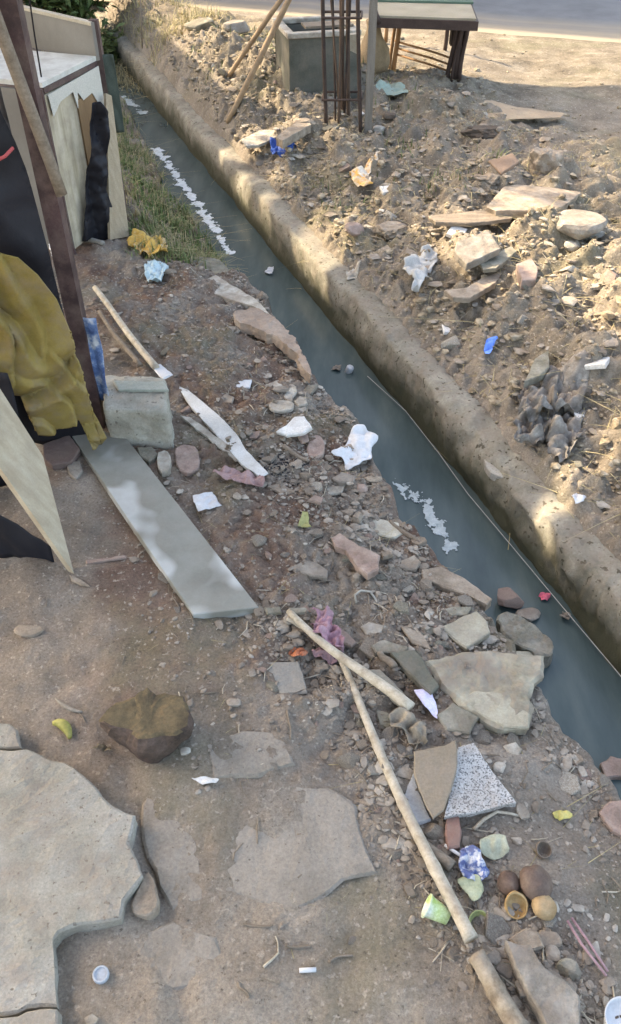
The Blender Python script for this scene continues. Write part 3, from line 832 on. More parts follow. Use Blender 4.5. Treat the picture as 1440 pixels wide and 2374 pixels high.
# bundle of reinforcing bars and timber
def cage():
    b0 = gp(757, 292); b1 = gp(838, 300)
    C = empty('reinforcement_column', (b0.x+.12, b0.y, b0.z), 'upright bundle of dark reinforcing bars with cross ties', 'rebar column')
    mb = M('rusty_rebar', [(.035, .025, .022), (.075, .05, .04)], 20, rough=.7)
    mw = M('dark_brown_timber', [(.075, .05, .038), (.13, .09, .065)], 10, streak=(9, 9, 1))
    y0 = b0.y
    def bar(x0, yy0, x1, yy1, r, mat, dep, nm='bar'):
        p = pd(x0, yy0, dep); q = pd(x1, yy1, dep+.02)
        q = p+(q-p)*1.35
        V, F = tubev(pole_path(p+Vector((0, 0, -.05)), q, 8, .002, int(x0)), r, 8); mk(nm, V, F, mat, C, smooth=True)
    bar(757, 292, 748, -20, .011, mb, y0)
    bar(838, 305, 829, -20, .011, mb, y0-.06)
    bar(778, 285, 772, -20, .006, mb, y0+.06)
    bar(790, 250, 766, -20, .006, mw, y0+.05)
    bar(795, 290, 793, -20, .014, mw, y0+.12, 'timber')
    bar(808, 290, 808, -20, .012, mw, y0+.10, 'timber')
    bar(800, 240, 812, -20, .007, mb, y0+.02)
    bar(785, 292, 795, -20, .008, mw, y0+.02)
    for yy in (42, 232):
        p = pd(748, yy, y0); q = pd(838, yy, y0-.06)
        bx = [p, q, q+Vector((.01, .16, 0)), p+Vector((.01, .16, 0)), p]
        V, F = tubev(sum([[bx[i].lerp(bx[i+1], k/4) for k in range(4)] for i in range(4)], [])+[p], .007, 6); mk('cross_tie', V, F, mb, C)
    # wider grey post just to the right
    g = gp(852, 308)
    V, F = boxv((g.x-.018, g.y, g.z-.06), (.042, 0, 0), (0, .04, 0), (0, 0, 1.75)); mk('timber_post', V, F, M('grey_timber', [(.15, .135, .115), (.23, .205, .175)], 8, streak=(9, 9, 1)), label='grey square timber post right of the bar bundle', cat='post')
cage()
# two bamboo props
g = gp(528, 172); q = pd(655, -10, g.y-.25)
V, F = tubev(pole_path(g+Vector((0, 0, -.02)), g+(q-g)*1.8, 14, .006, 5), .016, 8); mk('bamboo_prop', V, F, M('brown_bamboo', [(.26, .18, .115), (.36, .27, .18)], 9, streak=(3, 3, 3)), smooth=True, label='thin bamboo prop with its foot on the clods, further from the camera', cat='bamboo pole', group='bamboo props')
g = gp(530, 275); q = pd(668, -5, g.y-.1)
V, F = tubev(pole_path(g+Vector((0, 0, -.02)), g+(q-g)*1.7, 14, .006, 6), .017, 8); mk('bamboo_prop', V, F, MATS['brown_bamboo'], smooth=True, label='thin bamboo prop with its foot close above the drain wall', cat='bamboo pole', group='bamboo props')

# rough table with thick dark edge
def table():
    z = .47
    fl, fr, br_ = px(862, 42, z), px(1110, 50, z), px(1088, -8, z)
    bl_ = fl+(br_-fr)
    T = empty('rough_table', ((fl.x+br_.x)/2, (fl.y+br_.y)/2, 0), 'rough wooden table with dark edge and pale top by the road', 'table')
    md = M('dark_table_wood', [(.04, .026, .022), (.075, .05, .042)], 9, rough=.7)
    V, F = q3(fl, fr, br_, bl_, .052); fix_normals(mk('table_frame', V, F, md, T))
    i = .02
    c = (fl+fr+br_+bl_)/4
    q = [p.lerp(c, .045)+Vector((0, 0, .012)) for p in (fl, fr, br_, bl_)]
    V, F = q3(*q, .0115); ttop = fix_normals(mk('table_top', V, F, M('yellowed_tabletop', [(.25, .215, .15), (.38, .34, .25)], 7, dust=.5), T))
    nrm = (br_-fr).normalized()
    q = [fl+nrm*.42, fr+nrm*.44, br_-nrm*.02, bl_-nrm*.02]
    V, F = q3(*[p+Vector((0, 0, .024)) for p in q], .011); fix_normals(mk('green_mat', V, F, M('green_mat', [(.06, .10, .075), (.10, .15, .11)], 8), ttop))
    # clustered right leg
    g = gp(1052, 182)
    def stick(p, q, r, nm, mat=md):
        V, F = tubev(pole_path(p, q, 7, .006, int(p.x*999)), r, 7); mk(nm, V, F, mat, T, smooth=True)
    tb = Vector((0, 0, z-.05))
    for k, (dx, dy, r) in enumerate(((-.04, 0, .016), (0, .01, .022), (.035, .0, .016), (.01, .05, .018), (-.015, -.02, .010))):
        stick(Vector((g.x+dx, g.y+dy, g.z-.02)), Vector((g.x+dx*.9+.005, g.y+dy-.08, z-.05)), r, 'leg')
    V, F = boxv((g.x-.05, g.y-.045, g.z+.20), (.095, 0, 0), (0, .08, 0), (0, 0, z-.26-g.z)); mk('leg_binding', V, F, md, T)
    g2 = gp(914, 165)
    mo = M('orange_brown_timber', [(.20, .11, .055), (.28, .17, .09)], 9)
    stick(Vector((g2.x, g2.y, g2.z-.02)), Vector((g2.x+.01, g2.y-.05, z-.05)), .017, 'leg', mo)
    stick(Vector((g2.x-.03, g2.y, g2.z-.02)), Vector((g2.x-.02, g2.y-.05, z-.05)), .012, 'leg', mo)
    gb = gp(900, 120); stick(Vector((gb.x, gb.y+.35, -.02)), Vector((gb.x, gb.y+.25, z-.05)), .016, 'leg', mo)
    gb = gp(1040, 130); stick(Vector((gb.x, gb.y+.25, -.02)), Vector((gb.x, gb.y+.15, z-.05)), .016, 'leg', md)
    for zz in (.13, .17, .21):
        stick(Vector((g2.x, g2.y, zz)), Vector((g.x, g.y+.02, zz)), .007, 'stretcher', mo)
    # diagonal brace to the bar bundle
    stick(pd(878, 55, fl.y), pd(862, -10, fl.y), .02, 'brace')
table()
# filled sack beside the tank
def sack():
    g = gp(872, 168)
    prof = [(.002, 0), (.085, .004), (.10, .05), (.095, .13), (.07, .20), (.045, .26), (.05, .31), (.03, .32), (.002, .315)]
    V, F = lathe(prof, (g.x, g.y+.06, g.z-.01), (-.12, 0, 1), 22)
    from mathutils import noise as mn
    V = [v+Vector((1, 1, .3))*.02*mn.noise(v*14) for v in V]
    mk('jute_sack', V, F, M('jute_sacking', [(.22, .16, .10), (.36, .27, .17)], 12, dust=.2), smooth=True, label='brown jute sack under the near end of the rough table', cat='sack')
sack()

# ================================================================== UNDERFOOT SLABS
m_pave = M('mud_smeared_paving', [(.21, .182, .148), (.285, .25, .208), (.345, .31, .265)], 4.5, bump=.8, bscale=45, speck=((.15, .125, .10), 120, .68))
frag('concrete_slab', 'large pale grey broken concrete slab at the bottom left corner', 'concrete slab', [(-60, 1738), (30, 1738), (60, 1736), (95, 1748), (150, 1765), (190, 1795), (228, 1830), (262, 1872), (285, 1880), (312, 1890), (298, 1955), (318, 1990), (332, 2030), (300, 2070), (286, 2090), (280, 2128), (210, 2140), (135, 2162), (122, 2180), (128, 2290), (132, 2334), (95, 2332), (60, 2336), (40, 2348), (10, 2352), (-60, 2362)], .045, CONC, lift=-.008, jag=.005, bev=.004, step=.022, under=.985, relief=.0022)
frag('concrete_slab', 'bottom piece of the pale concrete split off along a crack', 'concrete slab', [(132, 2338), (134, 2374), (134, 2470), (-60, 2470), (-60, 2367), (10, 2357), (42, 2353), (62, 2341), (95, 2337)], .044, CONC, lift=-.008, jag=.003, bev=.003, step=.03, under=.99)
frag('concrete_slab', 'smaller concrete piece at the left edge above the large broken slab', 'concrete slab', [(-60, 1680), (20, 1676), (40, 1690), (48, 1732), (20, 1734), (-60, 1734)], .04, CONC, lift=-.008, jag=.0025, bev=.004)
frag('paving_slab', 'wide muddy paving slab sunk in the path at the bottom centre', 'paving slab', [(436, 1818), (560, 1822), (690, 1818), (760, 1822), (828, 1868), (842, 1935), (878, 2022), (800, 2040), (735, 2090), (690, 2110), (640, 2112), (590, 2090), (510, 2070), (487, 1990), (455, 1900)], .03, m_pave, lift=-.0245, jag=.005, bev=.006, step=.03)
frag('paving_slab', 'narrow muddy paving slab below the big brown rock', 'paving slab', [(345, 1800), (412, 1778), (428, 1850), (448, 1930), (465, 2010), (470, 2090), (400, 2110), (372, 2060), (340, 1990), (325, 1900)], .03, m_pave, lift=-.0245, jag=.006, bev=.006, step=.03)
frag('paving_slab', 'muddy paving slab with chipped lower edge near the bottom edge', 'paving slab', [(300, 2165), (400, 2130), (500, 2170), (520, 2250), (470, 2285), (400, 2300), (340, 2270)], .03, m_pave, lift=-.026, jag=.006, bev=.006, step=.03)
frag('paving_slab', 'flat muddy paving slab uphill of the wide sunken slab', 'paving slab', [(470, 1715), (560, 1690), (660, 1700), (685, 1770), (600, 1800), (490, 1808)], .025, m_pave, lift=-.0225, jag=.006, bev=.006, step=.03)
frag('stone_wedge', 'brown stone wedged under the edge of the large pale slab', 'stone', [(318, 2060), (340, 2015), (360, 2040), (370, 2100), (345, 2125), (310, 2118), (300, 2095)], .028, TANS, rnd_cut=True, lift=-.004)

# marble plank, block and long strips
m_marble = M('grey_marble_slab', [(.155, .15, .125), (.215, .215, .185), (.27, .27, .24)], 5, rough=.5, bump=.06, lo=.3, hi=.68, dust=.2, spec=.35, speck=((.43, .44, .42), 4.6, .54), fine=.25)
frag('marble_plank', 'long grey white marble plank lying from the block to the path', 'marble plank', [(163, 1006), (232, 996), (290, 1012), (600, 1408), (448, 1424)], .030, m_marble, lift=.008, jag=0, bev=.002, step=.5, under=.995, relief=0)
def boxgrid(n, rr):
    """unit cube surface grid with rounded edges, from -1 to 1"""
    V, F, idx = [], [], {}
    def vid(p):
        k = tuple(round(c, 5) for c in p)
        if k not in idx: idx[k] = len(V); V.append(Vector(p))
        return idx[k]
    L = [-1+2*i/n for i in range(n+1)]
    for ax in range(3):
        for sg in (-1, 1):
            for i in range(n):
                for j in range(n):
                    q = []
                    for a_, b_ in ((i, j), (i+1, j), (i+1, j+1), (i, j+1)):
                        p = [0, 0, 0]; p[ax] = sg; p[(ax+1) % 3] = L[a_]; p[(ax+2) % 3] = L[b_]; q.append(vid(p))
                    F.append(tuple(q) if sg > 0 else tuple(reversed(q)))
    out = []
    for p in V:
        c = Vector([max(-1+rr, min(1-rr, x)) for x in p]); d = p-c
        out.append(c+d.normalized()*rr if d.length > 1e-6 else p)
    return out, F
def block():
    from mathutils import noise as mn
    g = gp(335, 1034)
    ux = Vector((.1025, -.006, 0)); uy = Vector((-.0175, .10, 0)); uz = Vector((-.004, 0, .0775)); c = g+Vector((-.105, .0, -.012))+ux+uy+uz
    U, F = boxgrid(22, .14); V = []
    for p in U:
        q = c+ux*p.x+uy*p.y+uz*p.z; nn = Vector((p.x**9, p.y**9, p.z**9))
        V.append(q+nn*(.006*mn.fractal(q*16, 1, 2, 3)+.003*mn.noise(q*70)))
    mk('concrete_block', V, F, M('pale_cement_block', [(.25, .24, .195), (.35, .335, .28), (.42, .40, .345)], 9, bump=.7, bscale=50, dust=.35, speck=((.17, .155, .125), 60, .64)), smooth=True, label='pale concrete block at the foot of the dark steel post', cat='concrete block')
    return g.z-.012+.155
zt = block()
frag('tile_piece', 'grey green tile strip lying on top of the concrete block', 'tile', [(262, 882), (378, 884), (392, 903), (275, 903)], .010, M('grey_green_tile', [(.27, .29, .25), (.34, .36, .32)], 9, rough=.5), base=(0, 0, zt), bev=.002, jag=.0005)
frag('marble_strip', 'long narrow white marble offcut lying beside the concrete block', 'marble strip', [(410, 893), (436, 903), (508, 962), (548, 1003), (570, 1042), (622, 1096), (606, 1106), (560, 1076), (520, 1030), (480, 985), (440, 940)], .012, M('white_marble_offcut', [(.48, .48, .45), (.58, .58, .55), (.68, .70, .70)], 5, rough=.5, dust=.2), lift=.016, grad=(.12, 0), jag=.001, relief=.0006)
frag('marble_strip', 'thin pale offcut next to the concrete block, under the long white one', 'marble strip', [(417, 962), (440, 966), (520, 1022), (560, 1068), (545, 1066), (500, 1030)], .008, PALE, lift=.002)
frag('white_card', 'white card lying just above the concrete block', 'card', [(350, 850), (372, 842), (402, 868), (378, 878)], .003, PLASTW, lift=.03)

def pole(name, label, cat, a, b, r0, r1, mat, lift=.0, nodes=0, group=None, seed=1, bend=.004, n=16, seg=12):
    p, q = gp(*a), gp(*b)
    p.z += r0+lift; q.z += r1+lift
    pts = pole_path(p, q, n, bend, seed); L = len(pts)
    # rest on the ground: keep above terrain
    rad = [r0+(r1-r0)*i/(L-1) for i in range(L)]
    if nodes:
        P2, R2 = [], []
        for i in range(nodes*8+1):
            f = i/(nodes*8); k = f*(L-1); j = min(int(k), L-2)
            P2.append(pts[j].lerp(pts[j+1], k-j)); rr = r0+(r1-r0)*f
            R2.append(rr*(1.10 if i % 8 == 0 else .97))
        pts, rad = P2, R2
    V, F = tubev(pts, rad, seg)
    return mk(name, V, F, mat, smooth=True, label=label, cat=cat, group=group)
pole('thin_pole', 'thin pale pole running from the steel post down to the white card', 'pole', (222, 690), (366, 876), .011, .013, BAMB, lift=.03, seed=4)
pole('thin_pole', 'dark thin stick beside the pale pole behind the concrete block', 'stick', (232, 735), (325, 860), .008, .009, WOODG, lift=.015, seed=9)
pole('broken_pole', 'short grey pole lying under the black plastic sheet', 'pole', (182, 560), (242, 568), .012, .011, M('grey_pole', [(.25, .23, .20), (.33, .31, .27)], 9), seed=2)
pole('bamboo_pole', 'long bamboo pole running from the pink rag towards the bottom right', 'bamboo pole', (779, 1532), (1082, 2185), .0085, .0135, BAMB, lift=.014, nodes=5, seed=7, bend=.006)
pole('bamboo_pole', 'short bamboo pole end at the bottom edge with cut top', 'bamboo pole', (1098, 2225), (1200, 2400), .0165, .019, M('brown_old_bamboo', [(.17, .13, .09), (.30, .25, .185), (.38, .33, .26)], 10, streak=(3, 3, 3), dust=.4), lift=.006, nodes=2, seed=8, bend=.002)
pole('forked_pole', 'pale stripped pole tied with the pink rag, upper end forked', 'pole', (668, 1432), (945, 1668), .008, .0135, BAMB, lift=.022, seed=12, bend=.006)
pole('short_stick', 'short pale stick at the forked end of the pole under the pink rag', 'stick', (664, 1442), (712, 1470), .006, .007, BAMB, lift=.012, seed=14)
pole('old_branch', 'dark weathered branch lying behind the long bamboo pole', 'branch', (925, 1870), (1040, 2025), .009, .012, WOODG, lift=.004, seed=16, bend=.008)
pole('old_branch', 'short grey branch under the broken flat stones', 'branch', (880, 1520), (910, 1560), .008, .009, WOODG, lift=.01, seed=17)

# ================================================================== NEAR BANK: BROKEN STONES
FR_LIST = [
 ('stone_slab', 'pale flat stone on the drain edge just below the grass', 'stone slab', [(418, 602), (450, 592), (508, 600), (548, 640), (522, 652), (480, 634), (432, 628)], .022, OLIV, {}),
 ('stone_slab', 'pale wedge of stone on the drain edge below the flat grass-side stone', 'stone slab', [(478, 646), (500, 637), (590, 690), (628, 730), (588, 710), (530, 692), (482, 674)], .03, PALE, {}),
 ('broken_concrete', 'curved pinkish broken concrete with a hole at the drain edge', 'concrete piece', [(540, 722), (590, 710), (640, 732), (690, 788), (715, 845), (724, 872), (704, 856), (690, 822), (660, 792), (600, 762), (545, 744)], .045, M('pinkish_concrete', [(.22, .165, .125), (.31, .24, .19), (.38, .31, .25)], 10, dust=.5), dict(rnd_cut=True, jag=.008, relief=.005)),
 ('paper_scrap', 'small crumpled white paper scrap above the white marble offcut', 'paper', [(545, 898), (553, 878), (584, 880), (580, 898)], .008, PLASTW, {}),
 ('tile_shard', 'cream tile shard left of the oval pale stone', 'tile shard', [(506, 926), (524, 911), (543, 920), (538, 934)], .01, TANS, {}),
 ('tile_shard', 'long pale shard topmost of the white shards by the drain', 'tile shard', [(612, 893), (640, 880), (663, 886), (640, 906)], .008, PALE, {}),
 ('tile_shard', 'curved white shard between the pale shard and the grey green stone', 'tile shard', [(656, 918), (670, 897), (686, 892), (691, 905), (680, 921), (664, 926)], .009, PALE, dict(rnd_cut=True)),
 ('flat_stone', 'grey green flat stone rightmost of the shards at the drain edge', 'stone', [(698, 910), (714, 891), (738, 889), (724, 910), (708, 916)], .012, OLIV, {}),
 ('tile_shard', 'pale shard right of the oval pale stone', 'tile shard', [(683, 930), (695, 917), (710, 922), (713, 936), (692, 942)], .010, PALE, {}),
 ('oval_stone', 'oval pale flat stone among the white shards', 'stone', [(621, 938), (634, 927), (660, 925), (683, 932), (680, 947), (655, 953), (630, 950)], .012, PALE, dict(rnd_cut=True)),
 ('tile_shard', 'small pale square shard below the oval pale stone', 'tile shard', [(690, 946), (709, 942), (708, 962), (694, 962)], .008, PALE, {}),
 ('white_shard', 'largest white curved porcelain shard left of the white sheet', 'porcelain shard', [(641, 1000), (664, 984), (682, 965), (705, 963), (723, 990), (704, 1003), (664, 1009)], .012, WHT, dict(grad=(.15, .25), lift=.01)),
 ('pink_tile', 'pinkish oval terracotta tile left of the white sheet', 'tile', [(711, 1042), (717, 1020), (730, 1006), (745, 1010), (754, 1030), (751, 1050), (735, 1063), (716, 1060)], .016, PINK, dict(rnd_cut=True)),
 ('flat_stone', 'reddish flat stone above the pinkish oval tile', 'stone', [(690, 1012), (712, 1004), (716, 1020), (700, 1026)], .008, PINK, {}),
 ('flat_stone', 'grey flat stone directly below the white sheet', 'stone', [(768, 1108), (795, 1094), (825, 1104), (822, 1116), (785, 1118)], .016, GREY, {}),
 ('tile_shard', 'grey white shard below the dark ash patch', 'tile shard', [(736, 1140), (760, 1126), (800, 1124), (792, 1142), (750, 1146)], .008, PALE, {}),
 ('tile_shard', 'pinkish shard left of the two upright brown stones', 'tile shard', [(714, 1158), (730, 1147), (750, 1152), (744, 1166)], .01, PINK, {}),
 ('wood_chip', 'long tan chip lying right of the pinkish shards', 'wood chip', [(618, 1126), (650, 1118), (690, 1142), (655, 1147)], .008, TANS, {}),
 ('cream_slab', 'cream crumbling slab near the drain above the pink stone', 'stone slab', [(852, 1212), (870, 1200), (924, 1212), (936, 1236), (914, 1247), (862, 1236)], .018, M('cream_plaster', [(.42, .39, .31), (.52, .49, .41)], 12, dust=.4), {}),
 ('pink_stone', 'pink L shaped broken stone right of the path rubble', 'stone', [(768, 1246), (786, 1234), (830, 1262), (882, 1286), (878, 1318), (852, 1331), (832, 1318), (800, 1276), (776, 1266)], .022, PINK, dict(lift=.008, grad=(.1, 0))),
 ('tan_stone', 'small tan stone touching the right end of the pink stone', 'stone', [(882, 1280), (902, 1272), (912, 1284), (888, 1292)], .014, TANS, {}),
 ('flat_stone', 'grey flagstone piece left below the pink stone', 'stone', [(674, 1316), (702, 1298), (732, 1300), (762, 1322), (758, 1338), (720, 1334)], .014, GREY, {}),
 ('tile_shard', 'pale curved shard above the grey flagstone piece', 'tile shard', [(700, 1282), (712, 1266), (738, 1268), (740, 1282), (720, 1294)], .008, GREY, dict(rnd_cut=True)),
 ('edge_slab', 'long tan broken slab along the drain edge above the brown upright stone', 'stone slab', [(976, 1320), (1022, 1312), (1062, 1332), (1110, 1362), (1142, 1388), (1130, 1402), (1080, 1378), (1010, 1352), (980, 1340)], .03, TANS, {}),
 ('flat_stone', 'tan flat stone left of the long slab on the drain edge', 'stone', [(925, 1300), (960, 1285), (978, 1300), (965, 1318), (935, 1320)], .018, TANS, {}),
 ('flat_stone', 'thin greenish flat stone above the square pale slab', 'stone', [(1028, 1412), (1050, 1404), (1096, 1406), (1085, 1425), (1045, 1428)], .012, OLIV, {}),
 ('square_slab', 'square pale slab standing proud near the drain edge', 'stone slab', [(1020, 1454), (1062, 1432), (1105, 1414), (1130, 1440), (1138, 1466), (1082, 1502), (1050, 1480)], .022, YELC, dict(lift=.010)),
 ('flat_stone', 'tan triangular flag left of the square pale slab', 'stone', [(930, 1452), (960, 1444), (985, 1475), (1002, 1508), (955, 1490)], .010, TANS, {}),
 ('concrete_chunk', 'lumpy olive concrete chunk overhanging the water', 'concrete chunk', [(1152, 1430), (1180, 1416), (1225, 1438), (1266, 1464), (1287, 1492), (1280, 1518), (1250, 1522), (1200, 1494), (1166, 1468)], .055, OLIV, dict(rnd_cut=True, jag=.006, relief=.006)),
 ('broken_slab', 'big crumbling concrete slab at the drain edge with weathered top', 'concrete slab', [(985, 1532), (1030, 1516), (1100, 1508), (1180, 1512), (1262, 1516), (1258, 1562), (1238, 1582), (1234, 1640), (1228, 1688), (1170, 1688), (1112, 1660), (1066, 1634), (1030, 1600), (1008, 1565)], .035, M('crumbling_cement', [(.20, .175, .125), (.31, .28, .21), (.43, .40, .31)], 16, bump=1.0, bscale=35, dust=.85), dict(jag=.007, bev=.008, step=.022, relief=.0045)),
 ('dark_board', 'dark grey green sloping board left of the big crumbling slab', 'board', [(905, 1512), (960, 1505), (985, 1535), (1018, 1590), (1000, 1606), (960, 1570)], .02, M('dark_mossy_stone', [(.10, .10, .078), (.17, .165, .13)], 10, dust=.3), {}),
 ('cement_cap', 'yellowish cement piece on the drain corner of the big crumbling slab', 'cement piece', [(1168, 1516), (1200, 1508), (1256, 1512), (1260, 1538), (1250, 1562), (1190, 1552)], .012, YELC, dict(lift=.034)),
 ('cement_cap', 'flat yellowish cement piece on the near corner of the big crumbling slab', 'cement piece', [(1072, 1618), (1100, 1600), (1180, 1606), (1226, 1630), (1228, 1686), (1168, 1684), (1110, 1652)], .012, YELC, dict(lift=.034)),
 ('green_board', 'grey green board piece tucked under the big crumbling slab', 'board', [(1012, 1655), (1050, 1628), (1110, 1662), (1090, 1700), (1035, 1690)], .014, OLIV, {}),
 ('square_tile', 'square grey tile left of the bamboo pole near the orange scrap', 'tile', [(608, 1534), (692, 1532), (704, 1560), (712, 1606), (650, 1610)], .012, M('dull_grey_tile', [(.24, .22, .19), (.30, .28, .24)], 9, rough=.7, dust=.3), dict(jag=.001)),
 ('grey_tile', 'grey slat shaped tile piece beside the pink rag', 'tile', [(770, 1462), (790, 1452), (828, 1488), (815, 1496), (795, 1490)], .012, PINK, {}),
 ('tile_shard', 'pale tile shard right of the pink rag', 'tile shard', [(836, 1450), (855, 1440), (896, 1452), (880, 1470), (850, 1472)], .01, PALE, {}),
 ('flat_stone', 'grey flat stone between the pink rag and the big crumbling slab', 'stone', [(860, 1495), (890, 1480), (950, 1500), (940, 1512), (870, 1512)], .016, OLIV, {}),
 ('wood_board', 'broken grey slatted wood piece right of the forked pole', 'wood piece', [(842, 1556), (880, 1550), (910, 1575), (955, 1630), (948, 1648), (905, 1620)], .010, M('pale_grey_wood', [(.25, .225, .18), (.34, .31, .25)], 10, streak=(2, 6, 6), dust=.3), dict(lift=.006)),
 ('wood_board', 'grey wooden offcut at the end of the forked pole', 'wood piece', [(870, 1640), (900, 1650), (935, 1690), (925, 1705), (880, 1680)], .012, OLIV, {}),
 ('brown_tile', 'brown broken tile leaning on the speckled granite piece', 'tile', [(958, 1738), (1030, 1727), (1056, 1715), (1061, 1770), (1046, 1832), (1030, 1880), (1004, 1898), (985, 1865), (958, 1790)], .012, M('brown_tile', [(.20, .165, .12), (.27, .225, .17)], 7, rough=.7, dust=.3), dict(lift=.028, grad=(.12, .1))),
 ('granite_tile', 'triangular speckled granite piece right of the brown broken tile', 'granite piece', [(1062, 1732), (1098, 1722), (1132, 1772), (1198, 1860), (1112, 1882), (1030, 1894), (1044, 1830)], .018, GRAN, dict(lift=.008, jag=.0006, bev=.0015)),
 ('pale_tile', 'pale marble tile piece under the lower left of the brown tile', 'tile', [(930, 1850), (958, 1790), (985, 1860), (1000, 1900), (960, 1912)], .012, M('pale_bluish_marble', [(.36, .37, .37), (.48, .49, .49)], 9, rough=.5, dust=.35), {}),
 ('brick_piece', 'dull red brick piece below the speckled granite', 'brick piece', [(1036, 1896), (1064, 1890), (1070, 1925), (1066, 1962), (1040, 1966), (1032, 1930)], .022, RED, {}),
 ('small_tile', 'small cream tile piece right of the brown stones above the granite', 'tile', [(1168, 1728), (1196, 1718), (1212, 1735), (1200, 1755), (1180, 1748)], .01, PALE, {}),
 ('concrete_slab', 'slanted grey concrete slab at the bottom right corner', 'concrete slab', [(1172, 2178), (1230, 2188), (1262, 2240), (1310, 2270), (1345, 2310), (1342, 2400), (1290, 2420), (1250, 2340), (1210, 2270)], .04, GREY, dict(jag=.004)),
 ('flat_stone', 'pale tan slab above the slanted slab near the fruit shells', 'stone', [(1180, 2175), (1215, 2152), (1250, 2160), (1262, 2195), (1215, 2210)], .02, TANS, {}),
 ('flat_stone', 'pinkish stone at the right edge beside the drain bank', 'stone', [(1392, 1768), (1416, 1752), (1450, 1760), (1450, 1800), (1405, 1802)], .02, PINK, {}),
 ('flat_stone', 'broad reddish stone at the right edge below the yellow wrapper height', 'stone', [(1388, 1880), (1412, 1858), (1450, 1850), (1450, 1940), (1420, 1925)], .02, PINK, {}),
 ('flat_stone', 'grey stone slab leaning at the foot of the concrete block', 'stone', [(318, 1036), (352, 1034), (368, 1052), (345, 1070), (322, 1056)], .016, OLIV, dict(lift=.0)),
 ('broken_jar_piece', 'pale broken plaster lump with a dark hole right of the marble plank', 'plaster lump', [(362, 1048), (385, 1042), (398, 1060), (394, 1090), (370, 1092)], .025, PALE, dict(rnd_cut=True)),
 ('pink_rubble', 'pinkish flat stone right of the concrete block foot', 'stone', [(402, 1040), (425, 1028), (458, 1035), (465, 1080), (440, 1098), (410, 1085)], .016, PINK, dict(rnd_cut=True)),
 ('grey_tile', 'grey tile between the plywood board and the marble plank', 'tile', [(155, 1072), (186, 1066), (192, 1090), (176, 1110), (160, 1098)], .010, GREY, {}),
 ('brick_piece', 'dark reddish slab under the edge of the yellow tarpaulin', 'brick piece', [(98, 1030), (160, 1005), (185, 1040), (165, 1070), (120, 1078), (100, 1062)], .03, M('dark_red_stone', [(.13, .09, .08), (.19, .14, .125)], 10, dust=.3), {}),
 ('wood_slip', 'thin pinkish wooden slip by the plywood board corner', 'wood slip', [(198, 1298), (292, 1286), (294, 1292), (200, 1306)], .008, PINK, {}),
 ('wood_shaving', 'pale curled shaving at the ground corner of the plywood board', 'shaving', [(160, 1332), (182, 1340), (208, 1358), (190, 1356), (166, 1346)], .005, TANS, {}),
 ('flat_stone', 'pale stone chip directly left of the pink rag fork', 'stone', [(632, 1438), (652, 1434), (660, 1450), (640, 1454)], .012, PALE, dict(rnd_cut=True)),
 ('tile_strip', 'grey tile strip right of the marble plank lower end', 'tile', [(612, 1408), (650, 1405), (655, 1420), (620, 1422)], .010, OLIV, {}),
 ('tile_strip', 'second grey tile strip further right of the marble plank end', 'tile', [(668, 1408), (712, 1408), (716, 1420), (676, 1424)], .010, OLIV, {}),
]
for nm, lb, ct, poly, th_, mt, kw in FR_LIST:
    frag(nm, lb, ct, poly, th_, mt, **kw)

def flat_rock():
    g = gp(345, 1762); r = random.Random(4)
    from mathutils import noise as mn
    top = [(233, 1668), (252, 1642), (298, 1618), (342, 1596), (360, 1612), (395, 1606), (426, 1614), (440, 1655), (437, 1684), (405, 1700), (362, 1702), (322, 1706), (300, 1694), (262, 1686)]
    bot = [(262, 1705), (290, 1690), (320, 1680), (350, 1670), (365, 1670), (390, 1670), (412, 1680), (428, 1705), (424, 1728), (400, 1752), (362, 1776), (330, 1768), (302, 1745), (272, 1720)]
    n = Vector((.03, -.06, 1)).normalized()
    A = [pplane(x, y, g+Vector((0, .05, .10)), n) for x, y in top]; B = [px(x, y, g.z-.008) for x, y in bot]
    A2, B2 = [], []
    for i in range(len(A)):
        for k in range(4):
            A2.append(A[i].lerp(A[(i+1) % len(A)], k/4)); B2.append(B[i].lerp(B[(i+1) % len(A)], k/4))
    c = sum(A2, Vector())/len(A2); rings = []
    rings.append([c.lerp(p, .35) for p in A2]); rings.append([c.lerp(p, .7) for p in A2]); rings.append([c.lerp(p, .95) for p in A2])
    for f in (.06, .2, .4, .6, .8, 1.0):
        rings.append([p.lerp(q, f)+(p-c).normalized()*.012*math.sin(math.pi*min(1, f*1.3)) for p, q in zip(A2, B2)])
    m = len(A2); VV = []
    for k, rg in enumerate(rings):
        for p in rg: VV.append(p+(p-c+Vector((0, 0, .04))).normalized()*(.007*mn.fractal(p*22, 1, 2, 4)+.004*mn.noise(p*90)))
    F = [tuple(range(m))]
    for q in range(len(rings)-1):
        for i in range(m):
            j = (i+1) % m; F.append((q*m+i, (q+1)*m+i, (q+1)*m+j, q*m+j))
    F.append(tuple(reversed(range((len(rings)-1)*m, len(rings)*m))))
    ob = fix_normals(mk('brown_rock', VV, F, BRN, label='big brown rock with flat mossy top on the path', cat='rock'))
    ob.data.materials.append(M('rock_break_shade', [(.045, .034, .028), (.085, .06, .048), (.12, .085, .07)], 18, bump=1.0, bscale=45))  # reddish break, darkened to carry the shade on the sides
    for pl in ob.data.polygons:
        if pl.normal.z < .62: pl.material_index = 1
flat_rock()
